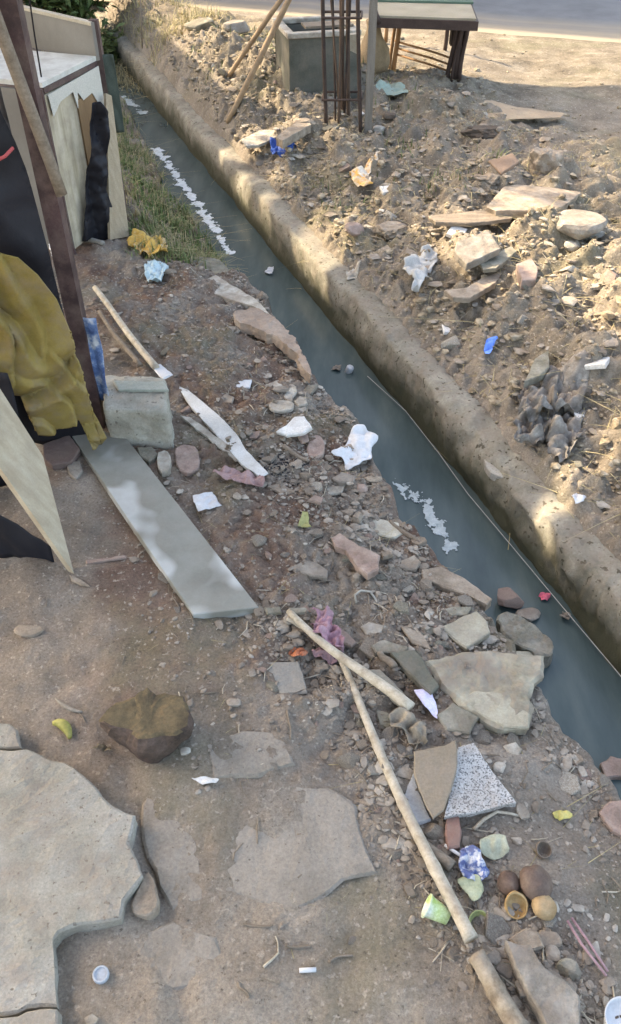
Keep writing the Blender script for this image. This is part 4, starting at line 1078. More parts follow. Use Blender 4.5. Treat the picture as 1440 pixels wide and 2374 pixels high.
# rounded or lumpy stones
RK = [
 ('angular_stone', 'small pale angular stone on the path at the left', 'stone', 70, 1454, 74, 44, TANS, 8, dict(flat=.5)),
 ('upright_stone', 'pinkish brown stone standing on the drain edge', 'stone', 1174, 1386, 74, 70, M('pink_brown_stone', [(.18, .125, .10), (.25, .18, .145)], 14, dust=.2), 12, dict(flat=1.0, sink=.1)),
 ('grey_stone', 'grey stone at the drain edge behind the upright brown stone', 'stone', 1226, 1420, 66, 42, GREY, 15, dict(flat=.6)),
 ('round_stone', 'rounded tan stone right of the flat grey stone by the white sheet', 'stone', 866, 1106, 42, 30, TANS, 22, dict(flat=.7)),
 ('brown_stone', 'rounded brown stone, left of the two upright ones', 'stone', 806, 1186, 36, 26, TANS, 27, dict(flat=.8)),
 ('brown_stone', 'rounded brown stone, right of the two upright ones', 'stone', 828, 1198, 28, 40, TANS, 28, dict(flat=1.1)),
 ('brown_stone', 'brown stone right under the shards near the drain', 'stone', 838, 1130, 30, 28, PINK, 29, dict(flat=.7)),
 ('flat_boulder', 'grey stone between the pale shards by the drain', 'stone', 652, 900, 40, 18, GREY, 31, dict(flat=.5)),
 ('pale_stone', 'pale angular stone at the bottom right next to the bamboo end', 'stone', 1212, 2280, 48, 54, GREY, 35, dict(flat=.8)),
 ('small_stone', 'grey stone above the pale angular stone at the bottom right', 'stone', 1140, 2212, 42, 40, GREY, 36, dict(flat=.7)),
 ('dark_stone', 'dark stone left of the brown fruit shells', 'stone', 1172, 2244, 50, 44, M('dim_stone', [(.12, .10, .08), (.18, .155, .13)], 14), 37, dict(flat=.7)),
 ('grey_stone', 'mossy grey stone right of the slanted concrete slab', 'stone', 1318, 2238, 62, 54, OLIV, 38, dict(flat=.7)),
 ('tan_stone', 'tan stone right of the pale tan slab by the fruit shells', 'stone', 1275, 2170, 70, 50, TANS, 39, dict(flat=.6)),
 ('grey_stone', 'small grey stone near the bottom beside the slanted slab', 'stone', 1272, 2338, 40, 36, GREY, 40, dict(flat=.7)),
 ('white_pebble', 'white pebble on the large pale concrete slab', 'pebble', 36, 1888, 34, 22, PALE, 41, dict(flat=.6, sink=.05)),
 ('white_pebble', 'white pebble right below the big brown rock', 'pebble', 430, 1738, 26, 22, PALE, 43, dict(flat=.7)),
 ('white_pebble', 'round white pebble beside the forked pole', 'pebble', 862, 1626, 22, 22, PALE, 44, dict(flat=.8)),
 ('white_pebble', 'oval white pebble left of the forked pole', 'pebble', 648, 1442, 30, 20, PALE, 45, dict(flat=.7)),
]
for nm, lb, ct, cx, cy, w, h, mt, sd_, kw in RK:
    rock(nm, lb, ct, cx, cy, w, h, mt, sd_, **kw)

# ================================================================== NEAR BANK: LITTER
sheet('white_sheet', 'torn white plastic sheet hanging over the drain edge', 'plastic sheet', [(766, 1052), (784, 1050), (800, 1036), (812, 1008), (826, 992), (840, 992), (852, 1004), (878, 1010), (872, 1026), (860, 1048), (864, 1068), (842, 1074), (828, 1084), (802, 1093), (800, 1076), (794, 1066), (778, 1062)], PLASTW, lift=.032, amp=.012, freq=18, grad=(-.1, .1))
sheet('paper_square', 'small white paper square right of the marble plank', 'paper', [(446, 1152), (492, 1142), (514, 1176), (460, 1188)], PLASTW, amp=.008, freq=22)
sheet('lilac_paper', 'pale lilac paper wedged beside the big crumbling slab', 'paper', [(958, 1602), (998, 1600), (1014, 1650), (1012, 1670), (984, 1642)], M('lilac_paper', [(.58, .56, .76), (.68, .66, .82)], 8, rough=.7, bump=.08), lift=.02, amp=.006, freq=20)
sheet('pink_rag', 'pink net rag knotted round the forked pole', 'rag', [(722, 1450), (738, 1440), (728, 1408), (752, 1425), (768, 1412), (772, 1450), (800, 1490), (790, 1510), (770, 1500), (752, 1520), (748, 1490), (728, 1478)], M('pink_net', [(.24, .125, .15), (.38, .22, .26), (.44, .29, .32)], 22, rough=.9, dust=.4), lift=.018, amp=.018, freq=40)
sheet('pink_rag_tail', 'loose dull pink rag threads below the knotted rag', 'rag', [(745, 1505), (790, 1500), (800, 1530), (775, 1545), (740, 1535), (720, 1520)], M('dull_pink_cloth', [(.20, .12, .13), (.30, .19, .20)], 26), lift=.004, amp=.014, freq=36)
sheet('orange_scrap', 'crumpled orange plastic scrap above the square grey tile', 'plastic scrap', [(670, 1515), (682, 1505), (708, 1512), (712, 1528), (694, 1534), (676, 1526)], M('orange_plastic', [(.40, .12, .055), (.52, .19, .09)], 20, rough=.7, dust=.4), lift=.006, amp=.012, freq=40)
sheet('yellow_wrapper', 'bright yellow wrapper on the bare soil at the right', 'wrapper', [(1278, 1886), (1300, 1880), (1328, 1883), (1326, 1898), (1300, 1903), (1282, 1900)], M('yellow_wrapper', [(.44, .39, .09), (.58, .53, .18)], 25, rough=.6, dust=.4), lift=.004, amp=.008, freq=40)
sheet('blue_packet', 'crushed blue and white snack packet beside the brown shells', 'packet', [(1062, 1972), (1090, 1965), (1104, 1985), (1122, 2010), (1136, 2032), (1110, 2050), (1075, 2042), (1066, 2010)], M('blue_white_packet', [(.05, .09, .26), (.10, .17, .38), (.56, .58, .62)], 60, rough=.45, lo=.42, hi=.56, dust=.4), lift=.012, amp=.014, freq=34)
sheet('pale_leaf', 'pale green dry leaf above the blue packet', 'leaf', [(1106, 1958), (1128, 1942), (1170, 1940), (1174, 1956), (1182, 1975), (1162, 1990), (1142, 1996), (1116, 1984)], M('pale_green_leaf', [(.33, .34, .24), (.44, .45, .34)], 20, rough=.7), lift=.006, amp=.010, freq=22)
sheet('pale_leaf', 'pale yellow green leaf below the blue packet', 'leaf', [(1054, 2046), (1080, 2032), (1110, 2036), (1120, 2066), (1110, 2090), (1094, 2098), (1084, 2072)], M('pale_yellow_leaf', [(.38, .40, .24), (.52, .54, .36)], 20, rough=.7), lift=.008, amp=.010, freq=22)
sheet('orange_bag', 'orange and white plastic bag on the soil below the counter', 'plastic bag', [(294, 566), (306, 552), (325, 549), (345, 556), (372, 556), (390, 570), (392, 590), (370, 604), (345, 602), (318, 584)], M('orange_white_bag', [(.62, .55, .42), (.62, .36, .08), (.66, .42, .12)], 10, rough=.5, lo=.36, hi=.58), lift=.01, amp=.026, freq=26)
sheet('cyan_bag', 'pale cyan plastic bag below the orange and white bag', 'plastic bag', [(334, 622), (350, 610), (372, 614), (390, 622), (384, 638), (378, 654), (360, 662), (344, 658), (336, 642)], M('pale_cyan_plastic', [(.38, .52, .56), (.52, .64, .67)], 14, rough=.45), lift=.008, amp=.018, freq=34)
sheet('faded_cloth', 'faded pink cloth lying left of the white marble offcut end', 'cloth', [(490, 1098), (530, 1090), (580, 1100), (618, 1120), (600, 1136), (560, 1122), (510, 1112)], M('faded_pink_cloth', [(.26, .16, .15), (.38, .26, .25)], 20), lift=.003, amp=.014, freq=30)
sheet('printed_scrap', 'small printed white scrap below the big brown rock', 'paper scrap', [(444, 1806), (478, 1802), (508, 1808), (504, 1818), (470, 1822)], WHT, lift=.002, amp=.004, freq=50)
sheet('dark_peel', 'dark curled peel left of the big brown rock', 'peel', [(210, 1742), (232, 1728), (262, 1738), (262, 1750), (238, 1742)], M('dark_peel', [(.10, .085, .06), (.17, .14, .10)], 30), lift=.003, amp=.008, freq=50)
sheet('yellow_leaf', 'yellow green leaf fragment beside the rubble of brown stones', 'leaf', [(690, 1222), (702, 1190), (714, 1192), (716, 1214), (722, 1226)], M('yellow_green_leaf', [(.26, .26, .10), (.36, .36, .17)], 20), amp=.006)
sheet('wood_peel', 'grey dried husk between the branch and the brown tile', 'husk', [(900, 1660), (930, 1652), (980, 1682), (1000, 1720), (960, 1735), (915, 1700)], M('grey_husk', [(.20, .17, .13), (.32, .28, .22)], 20), lift=.008, amp=.022, freq=24)

# banana peel piece: a thick crescent
def crescent(name, label, cat, a, m_, b, r, mat):
    P = [gp(*a), gp(*m_), gp(*b)]; pts = []
    for i in range(11):
        f = i/10; pts.append(P[0]*(1-f)**2+P[1]*2*f*(1-f)+P[2]*f*f+Vector((0, 0, r*.7)))
    rad = [r*(.25+.75*math.sin(math.pi*(i+.6)/11.2)) for i in range(11)]
    V, F = tubev(pts, rad, 10); mk(name, V, F, mat, smooth=True, label=label, cat=cat)
crescent('banana_piece', 'yellow green banana piece on the path left of the brown rock', 'banana', (124, 1682), (156, 1674), (164, 1716), .012, M('yellow_banana', [(.26, .25, .06), (.42, .40, .12)], 24, rough=.6, dust=.3))
crescent('curved_twig', 'curved grey twig on the path above the banana piece', 'twig', (130, 1622), (158, 1650), (192, 1652), .005, M('grey_twig', [(.18, .16, .13), (.30, .27, .23)], 30))
# bottle cap
g = gp(235, 2262)
V, F = lathe([(.002, .0065), (.0105, .0065), (.0112, .009), (.0130, .009), (.0145, .007), (.0145, 0), (.0145, -.002), (.013, -.002)], g+Vector((0, 0, .002)), (.05, -.05, 1), 28)
C_ = mk('bottle_cap', V, F, M('white_cap', [(.36, .40, .45), (.46, .50, .54)], 20, rough=.5, bump=.05, dust=.3), smooth=False, label='white round bottle cap at the bottom left of the path', cat='bottle cap')
sheet('orange_peel', 'pale scrap of peel just below the white bottle cap', 'peel', [(196, 2362), (212, 2352), (230, 2362), (222, 2376), (204, 2378)], PALE, amp=.006)
# cigarette end
pole('cigarette_end', 'white cigarette end on the path at the bottom centre', 'cigarette end', (694, 2252), (733, 2250), .0042, .0042, PLASTW, seed=21, bend=0, n=4)
pole('wood_splinter', 'pale wood splinter lying left of the cigarette end', 'splinter', (612, 2244), (648, 2208), .0026, .002, BAMB, seed=22, bend=.001)
pole('thin_stalk', 'thin pale stalk rising from the wood splinter', 'stalk', (646, 2206), (640, 2170), .0015, .0012, BAMB, seed=23, bend=.001)
for k, (a, b, lb) in enumerate([((565, 2148), (630, 2145), 'dark twig on the path above the pale wood splinter'), ((690, 2040), (715, 2015), 'short dark twig pointing at the sunken slab corner'), ((760, 2010), (815, 2008), 'straight brown twig on the wide sunken slab'), ((690, 1935), (800, 1915), 'long thin brown twig across the wide sunken slab'), ((664, 2190), (718, 2200), 'thin dark twig right of the pale wood splinter'), ((555, 2275), (575, 2318), 'dark twig near the bottom edge left of the cigarette end'), ((760, 2230), (815, 2215), 'dark twig right of the cigarette end'), ((670, 1650), (672, 1712), 'dark upright twig below the square grey tile'), ((905, 1215), (975, 1265), 'brown stick lying along the cream crumbling slab'), ((655, 1040), (716, 1074), 'tan stick left of the pinkish oval tile')]):
    pole('twig', lb, 'twig', a, b, .003 if k < 8 else .008, .002 if k < 8 else .007, WOODG if k < 9 else TANS, seed=30+k, bend=.003, seg=6)
V, F = tubev([gp(1098, 1926)+Vector((0, 0, .006)), gp(1120, 1906)+Vector((0, 0, .012)), gp(1150, 1887)+Vector((0, 0, .010)), gp(1180, 1890)+Vector((0, 0, .008)), gp(1216, 1897)+Vector((0, 0, .004))], [.0042, .004, .0038, .003, .0024], 7)
mk('bent_straw', V, F, BAMB, smooth=True, label='bent pale stalk below the speckled granite piece', cat='stalk')
V, F = tubev([gp(1030, 1965)+Vector((0, 0, .01)), gp(1052, 1982)+Vector((0, 0, .014)), gp(1074, 1998)+Vector((0, 0, .018))], .0035, 8)
mk('white_straw', V, F, PLASTW, smooth=True, label='short white drinking straw left of the blue packet', cat='drinking straw')
# white plastic hoop
hp = [(826, 1402), (822, 1388), (836, 1378), (858, 1376), (872, 1390), (882, 1412), (886, 1436)]
V, F = tubev([gp(*p)+Vector((0, 0, .006+.01*math.sin(i))) for i, p in enumerate(hp)], .0032, 7); mk('white_hoop', V, F, PALE, smooth=True, label='curved white plastic band lying right of the pink rag', cat='plastic band')

# fruits and shells
def ellip(name, label, cat, cx, cy, wpx, hpx, mat, squash=.85, axis=(0, 0, 1), hollow=False, group=None):
    g = gp(cx, cy+hpx*.25); depth = (g-CO).dot(Vector((0, CP, -SP))); r = wpx*depth/FPX/2
    if not hollow:
        prof = [(max(.0005, r*math.sin(a)), -r*squash*math.cos(a)) for a in np.linspace(0, math.pi, 15)]
        V, F = lathe(prof, g+Vector((0, 0, r*squash*.82)), axis, 24)
    else:
        o = [(r*math.sin(a), -r*squash*math.cos(a)) for a in np.linspace(.05, 1.75, 10)]
        i = [(q[0]*.86, q[1]*.86) for q in reversed(o)]
        V, F = lathe(o+i, g+Vector((0, 0, r*squash*.9)), axis, 24)
    from mathutils import noise as mn
    V = [v+(v-g)*(.14*mn.noise(v*38)+.07*mn.noise(v*110)) for v in V]
    return mk(name, V, F, mat, smooth=True, label=label, cat=cat, group=group)
m_shell = M('brown_coconut_shell', [(.07, .045, .035), (.13, .085, .065), (.17, .12, .09)], 26, rough=.6, dust=.25)
ellip('coconut_shell', 'brown rounded shell left of the bigger brown shell', 'shell', 1176, 2040, 54, 62, m_shell, .9, (.2, -.3, 1))
ellip('coconut_shell', 'bigger brown pointed shell above the tan egg shaped fruit', 'shell', 1238, 2044, 82, 64, m_shell, .75, (.5, 0, 1))
ellip('husk_bowl', 'orange brown hollow shell below the brown rounded shell', 'shell', 1194, 2096, 56, 48, M('orange_brown_shell', [(.26, .14, .05), (.44, .28, .12), (.52, .38, .2)], 26, rough=.5), .8, (.1, -.75, 1), True)
ellip('tan_fruit', 'tan egg shaped fruit right of the hollow orange shell', 'fruit', 1257, 2098, 62, 48, M('tan_fruit_skin', [(.30, .19, .09), (.42, .31, .18)], 16, rough=.5), .8, (.6, .1, 1))
ellip('green_slice', 'pale green hollow fruit rind left of the hollow orange shell', 'fruit rind', 1108, 2128, 46, 44, M('pale_green_rind', [(.32, .36, .14), (.46, .50, .24)], 20, rough=.5), .5, (0, -.4, 1), True)
ellip('mud_cup', 'mud coloured clay cup half sunk in the soil', 'clay cup', 1258, 1966, 38, 44, M('mud_clay', [(.16, .125, .095), (.22, .175, .14)], 16), 1.0, (.2, -.5, 1), True)
# plastic cup lying against the bamboo
def cup(name, label, cat, c, axis, r0, r1, h, mat, wall=.0012, lid=None):
    V, F = lathe([(r0, 0), (r0+(r1-r0)*.5, h*.5), (r1, h), (r1+.002, h), (r1+.002, h-.003), (r1-wall, h-.002), (r0-wall, wall*2), (.0005, wall*2)], c, axis, 28)
    return mk(name, V, F, mat, smooth=True, label=label, cat=cat)
g = gp(1022, 2135)
m_cup = M('lime_clear_plastic', [(.42, .55, .16), (.60, .68, .45), (.72, .74, .70)], 24, rough=.3, bump=.05)
cup('plastic_cup', 'small lime and white plastic cup crushed against the bamboo pole', 'plastic cup', g+Vector((.012, .0, .016)), (-.8, .35, .22), .014, .021, .045, m_cup)
# paper cup at the right corner
g = gp(1432, 2392)
cupo = empty('paper_cup', g, 'white paper cup with green base at the bottom right corner', 'paper cup')
V, F = lathe([(.024, 0), (.028, .018)], g, (0, 0, 1), 32); mk('cup_base', V, F, M('olive_green_print', [(.20, .26, .08), (.32, .36, .14)], 20, rough=.5), cupo, smooth=True)
V, F = lathe([(.0281, .0181), (.034, .058), (.0355, .060), (.0355, .062), (.033, .061), (.0325, .052), (.0005, .050)], g, (0, 0, 1), 32); mk('cup_wall', V, F, PLASTW, cupo, smooth=True)
for k, (dx, dy, w) in enumerate(((-.012, .004, .006), (-.004, .006, .009), (.006, .002, .007), (.010, .006, .004))):
    V, F = boxv(g+Vector((dx-.003, dy, .0505)), (w, .002, 0), (0, .0035, 0), (0, 0, .0012)); mk('residue', V, F, DARK, cupo)
# pink wires
wa = [((1312, 2140), (1345, 2195), (1402, 2268)), ((1322, 2134), (1360, 2188), (1405, 2258))]
for k, w in enumerate(wa):
    V, F = tubev([gp(*p)+Vector((0, 0, .012)) for p in w], .0026, 7); mk('pink_wire', V, F, M('pink_wire', [(.34, .20, .22), (.45, .30, .31)], 20), smooth=True, label=('lower' if k == 0 else 'upper')+' of the two pink wires running towards the paper cup', cat='wire', group='pink wires')

# ================================================================== FAR BANK DEBRIS
FB = [
 ('stone_slab', 'long tan slab with sunlit top on the far bank', 'stone slab', [(1128, 478), (1168, 432), (1200, 427), (1290, 436), (1348, 446), (1318, 470), (1280, 488), (1150, 488)], .035, TANS, dict(lift=.02)),
 ('grey_slab', 'grey slab left below the long tan slab on the far bank', 'stone slab', [(1054, 582), (1060, 558), (1132, 534), (1162, 576), (1082, 612)], .035, GREY, dict(lift=.02, grad=(0, .2))),
 ('thin_slab', 'thin grey green slab under the corner of the grey slab', 'stone slab', [(1108, 606), (1186, 570), (1198, 582), (1150, 622), (1120, 624)], .018, OLIV, {}),
 ('thin_slab', 'long thin dusty slab below the grey slab on the far bank', 'stone slab', [(1030, 672), (1080, 668), (1120, 644), (1168, 626), (1150, 655), (1090, 690), (1050, 688)], .025, TANS, dict(lift=.01)),
 ('pink_block', 'pinkish broken block right of the thin slabs', 'stone', [(1198, 612), (1232, 598), (1248, 620), (1242, 648), (1210, 650)], .04, PINK, {}),
 ('brown_plate', 'brown flat plate propped on clods near the shaded verge', 'plate', [(1132, 372), (1188, 354), (1204, 374), (1162, 402)], .014, M('brown_plate', [(.16, .11, .08), (.23, .165, .125)], 9, dust=.3), dict(lift=.06, grad=(.2, .3))),
 ('dusty_plank', 'dusty thin plank in front of the long tan slab', 'plank', [(992, 500), (1100, 488), (1190, 490), (1186, 506), (1080, 518), (1010, 514)], .018, WOODG, dict(lift=.012)),
 ('flat_sheet', 'pale flat board half buried left of the reinforcing bars', 'board', [(560, 322), (600, 302), (650, 300), (640, 318), (600, 336), (572, 338)], .016, PALE, dict(lift=.02)),
 ('dusty_board', 'dusty dark beam beside the pale flat board by the bars', 'beam', [(640, 318), (665, 295), (712, 270), (722, 288), (690, 306), (655, 326)], .045, TANS, {}),
 ('olive_slab', 'olive weathered slab high above the grey rag heap', 'stone slab', [(1216, 884), (1240, 830), (1272, 812), (1275, 850), (1250, 872)], .03, OLIV, dict(lift=.02)),
 ('cream_shard', 'small cream shard on the slope left of the grey rag heap', 'shard', [(1074, 978), (1092, 972), (1110, 984), (1096, 994)], .008, PALE, {}),
 ('wall_stone', 'pale worn stone set on top of the drain wall', 'stone', [(1120, 1058), (1160, 1052), (1200, 1072), (1212, 1100), (1170, 1110), (1132, 1090)], .03, CONC, dict(rnd_cut=True, lift=.0)),
 ('tan_mat', 'flat tan mat lying on the shaded dirt verge', 'mat', [(1062, 262), (1070, 236), (1140, 232), (1200, 248), (1310, 262), (1300, 272), (1180, 276)], .006, M('tan_sand_mat', [(.30, .22, .145), (.40, .31, .21)], 6, dust=.4), {}),
]
for nm, lb, ct, poly, th_, mt, kw in FB:
    frag(nm, lb, ct, poly, th_, mt, **kw)
FRK = [
 ('grey_block', 'large grey block right of the grey slab on the far bank', 'stone block', 1332, 514, 145, 86, GREY, 61, dict(flat=.55, cuts=7)),
 ('pale_stone', 'pale stone with sharp top below the large grey block', 'stone', 1326, 566, 42, 36, PALE, 62, dict(flat=.8)),
 ('pale_stone', 'flat pale stone leaning right of the large grey block', 'stone', 1372, 538, 70, 32, PALE, 63, dict(flat=.4)),
 ('round_boulder', 'rounded pinkish boulder near the drain on the far bank', 'boulder', 822, 528, 48, 40, PINK, 64, dict(flat=.8)),
 ('earth_clod', 'large sunlit earth clod right of the rounded pinkish boulder', 'earth clod', 900, 530, 90, 56, TANS, 65, dict(flat=.6, rough=.3, sub=4, cuts=5)),
 ('dark_clod', 'dark earth clod on the shaded verge right of the grey timber post', 'earth clod', 904, 268, 34, 20, DARK, 66, dict(flat=.6)),
 ('dark_clod', 'biggest dark clod at the edge of the shaded verge', 'earth clod', 1120, 305, 110, 44, DARK, 67, dict(flat=.6, rough=.3, sub=4, cuts=5)),
 ('tan_clod', 'upright dusty clod beside the brown flat plate', 'earth clod', 1262, 376, 90, 70, TANS, 68, dict(flat=.9, rough=.3, sub=4, cuts=5)),
 ('tan_clod', 'dusty clod below the brown flat plate', 'earth clod', 1130, 416, 62, 40, TANS, 69, dict(flat=.7, rough=.3, sub=4, cuts=5)),
 ('rubble_stone', 'grey stone with pale side left of the bar bundle foot', 'stone', 706, 284, 56, 34, TANS, 70, dict(flat=.7)),
 ('rubble_stone', 'pale stone right of the grey timber post foot', 'stone', 880, 300, 34, 26, PALE, 71, dict(flat=.7)),
 ('roadside_boulder', 'grey boulder at the roadside above the bamboo props', 'boulder', 545, 62, 70, 34, GREY, 74, dict(flat=.6)),
 ('roadside_boulder', 'dark boulder at the roadside left of the grey one', 'boulder', 468, 58, 80, 36, OLIV, 75, dict(flat=.6)),
 ('roadside_boulder', 'brown boulder at the roadside right of the bamboo props', 'boulder', 650, 78, 60, 26, TANS, 76, dict(flat=.6)),
]
for nm, lb, ct, cx, cy, w, h, mt, sd_, kw in FRK:
    rock(nm, lb, ct, cx, cy, w, h, mt, sd_, **kw)
m_rag = M('grey_dirty_rag', [(.09, .08, .07), (.20, .185, .165), (.36, .34, .31)], 22, dust=.6, bump=.7)
m_blue = M('blue_plastic_bag', [(.02, .06, .26), (.04, .12, .40)], 12, rough=.4)
sheet('blue_bag', 'dark blue plastic bag on the far bank near the drain', 'plastic bag', [(622, 358), (635, 342), (668, 340), (688, 352), (680, 370), (648, 376)], m_blue, lift=.01, amp=.045, freq=12)
sheet('blue_scrap', 'bright blue plastic scrap on the bare far slope', 'plastic scrap', [(1122, 806), (1132, 796), (1156, 794), (1142, 812), (1134, 828), (1124, 826)], M('bright_blue_plastic', [(.08, .20, .62), (.16, .32, .75)], 14, rough=.5), lift=.012, amp=.016, freq=24)
sheet('orange_wrapper', 'orange and white wrapper in the sunlit rubble of the far bank', 'wrapper', [(808, 408), (836, 402), (868, 378), (878, 384), (852, 412), (866, 434), (840, 438), (815, 424)], M('orange_white_wrapper', [(.66, .60, .50), (.70, .36, .08)], 10, rough=.5, lo=.42, hi=.56), lift=.01, amp=.022, freq=18)
sheet('white_scrap', 'white paper scrap on the far bank above the drain wall', 'paper scrap', [(1322, 1160), (1336, 1144), (1358, 1152), (1350, 1172), (1332, 1174)], PLASTW, lift=.008, amp=.012, freq=26)
sheet('white_scrap', 'white scrap beside the drain wall near its sunlit end', 'paper scrap', [(800, 640), (818, 628), (836, 634), (826, 648), (806, 652)], PALE, lift=.006, amp=.012, freq=26)
sheet('grey_cloth', 'pale grey torn cloth on the far slope below the dusty plank', 'cloth', [(926, 634), (960, 600), (990, 588), (1018, 604), (1000, 628), (986, 660), (960, 690), (950, 652)], M('pale_grey_cloth', [(.34, .34, .33), (.52, .52, .50)], 14), lift=.012, amp=.030, freq=16)
sheet('grey_rag', 'upper crumpled grey rag in the heap on the far slope', 'rag', [(1196, 930), (1220, 890), (1270, 880), (1330, 890), (1362, 930), (1340, 970), (1290, 962), (1240, 985), (1204, 970)], m_rag, lift=.012, amp=.045, freq=22, cuts=7)
sheet('grey_rag', 'lower left crumpled grey rag in the heap on the far slope', 'rag', [(1190, 990), (1206, 960), (1250, 975), (1270, 1010), (1250, 1045), (1215, 1030), (1196, 1040)], m_rag, lift=.008, amp=.04, freq=26, cuts=7)
sheet('grey_rag', 'lower right crumpled grey rag in the heap on the far slope', 'rag', [(1268, 1000), (1310, 970), (1345, 985), (1340, 1030), (1320, 1070), (1290, 1078), (1264, 1050)], m_rag, lift=.008, amp=.04, freq=26, cuts=7)
sheet('green_scrap', 'flat pale green plastic sheet on the shaded verge by the table', 'plastic sheet', [(868, 216), (900, 192), (940, 206), (952, 222), (910, 228)], M('pale_green_plastic', [(.20, .27, .23), (.30, .37, .32)], 9, rough=.5), lift=.01, amp=.03, freq=6)

# ================================================================== DRAIN: FLOATING THINGS
m_foam = M('grey_white_scum', [(.30, .36, .37), (.50, .55, .55)], 30, rough=.8)
WB = (0, 0, WATER_Z)
def scum(name, label, pts_px, seed, width=.03, thr=.05, cell=.0022, freq=26, mat=None):
    """floating scum, also glare drawn as flakes: a thin film with holes, following a line on the water"""
    P = [px(x, y, WATER_Z+.002) for x, y in pts_px]; ST = [to_st(p.x, p.y) for p in P]
    s0, s1 = min(q[0] for q in ST)-width*2, max(q[0] for q in ST)+width*2; t0, t1 = min(q[1] for q in ST)-width*2, max(q[1] for q in ST)+width*2
    S, T = np.meshgrid(np.arange(s0, s1, cell), np.arange(t0, t1, cell), indexing='ij')
    D = np.full(S.shape, 9.0)
    for (a0, b0_), (a1, b1_) in zip(ST[:-1], ST[1:]):
        dx, dy = a1-a0, b1_-b0_; f = np.clip(((S-a0)*dx+(T-b0_)*dy)/(dx*dx+dy*dy), 0, 1)
        D = np.minimum(D, np.hypot(S-a0-f*dx, T-b0_-f*dy))
    X, Y = to_xy(S, T)
    N = fbm(X, Y, freq, 4, seed, .6)+.35*fbm(X, Y, freq*.3, 2, seed+3)
    keep = N > thr+1.5*np.clip(D/width-.45, -.3, 9)
    V, F, idx = [], [], {}
    def vid(i, j):
        if (i, j) not in idx: idx[(i, j)] = len(V); V.append((X[i, j], Y[i, j], WATER_Z+.0018+.0018*float(N[i, j] > thr+.25)))
        return idx[(i, j)]
    for i, j in zip(*np.nonzero(keep[:-1, :-1])):
        F.append((vid(i, j), vid(i+1, j), vid(i+1, j+1), vid(i, j+1)))
    if F: 
        F = [tuple(reversed(f)) for f in F]
        mk(name, V, F, mat or m_foam, label=label, cat='scum', kind='stuff', smooth=True)
scum('scum_and_glare', 'lacy pale scum floating along the near side of the water', [(925, 1125), (960, 1150), (990, 1165), (1000, 1200), (1020, 1235), (1048, 1270)], 5, .034, .0)
scum('scum_and_glare', 'white flakes standing in for glare along the grassy edge of the water', [(362, 345), (415, 418), (455, 470), (496, 530), (530, 585)], 6, .04, -.15, .0025, 16, M('glare_white', [(.55, .60, .61), (.74, .77, .78)], 30, rough=.8))  # glare on the water put in as pale flakes
scum('scum_and_glare', 'pale foam at the far end of the water by the counter', [(262, 218), (300, 240), (330, 262)], 7, .06, -.05, .012, 9)
sheet('floating_plastic', 'white plastic scrap floating in the water below the sunlit wall', 'plastic scrap', [(612, 636), (622, 624), (634, 620), (632, 638)], PLASTW, base=WB, lift=.004, amp=.010, freq=30)
g = px(808, 862, WATER_Z)
V, F = lathe([(.0005, .03), (.013, .03), (.016, .026), (.016, -.01), (.012, -.014)], g, (.3, -.2, 1), 18); mk('floating_cup', V, F, M('dirty_white_plastic', [(.42, .44, .46), (.52, .54, .56)], 20, rough=.5), smooth=True, label='small dirty white cup floating in the drain', cat='cup')
sheet('floating_bits', 'grey bits of litter floating left of the small white cup', 'litter', [(768, 858), (778, 848), (792, 852), (786, 862)], GREY, base=WB, lift=.003, amp=.008, freq=40)
sheet('pink_wrapper', 'small bright pink wrapper floating by the drain wall', 'wrapper', [(1248, 1384), (1258, 1376), (1274, 1382), (1270, 1394), (1254, 1394)], M('bright_pink_plastic', [(.62, .10, .16), (.72, .18, .24)], 20, rough=.4), base=WB, lift=.003, amp=.010, freq=40)
sheet('floating_bits', 'dark bits of litter floating past the pink wrapper', 'litter', [(1296, 1436), (1304, 1422), (1322, 1432), (1316, 1446)], GREY, base=WB, lift=.003, amp=.012, freq=50)
P = [px(x, y, WATER_Z+.02) for x, y in ((852, 872), (940, 952), (1020, 1054), (1085, 1145), (1180, 1258), (1300, 1402), (1450, 1580))]
V, F = tubev(sum([[P[i].lerp(P[i+1], k/5) for k in range(5)] for i in range(len(P)-1)], [])+[P[-1]], .0012, 5); mk('stretched_string', V, F, M('pale_cord', [(.36, .36, .34), (.48, .48, .46)], 20), label='thin pale cord stretched along the drain wall over the water', cat='string')

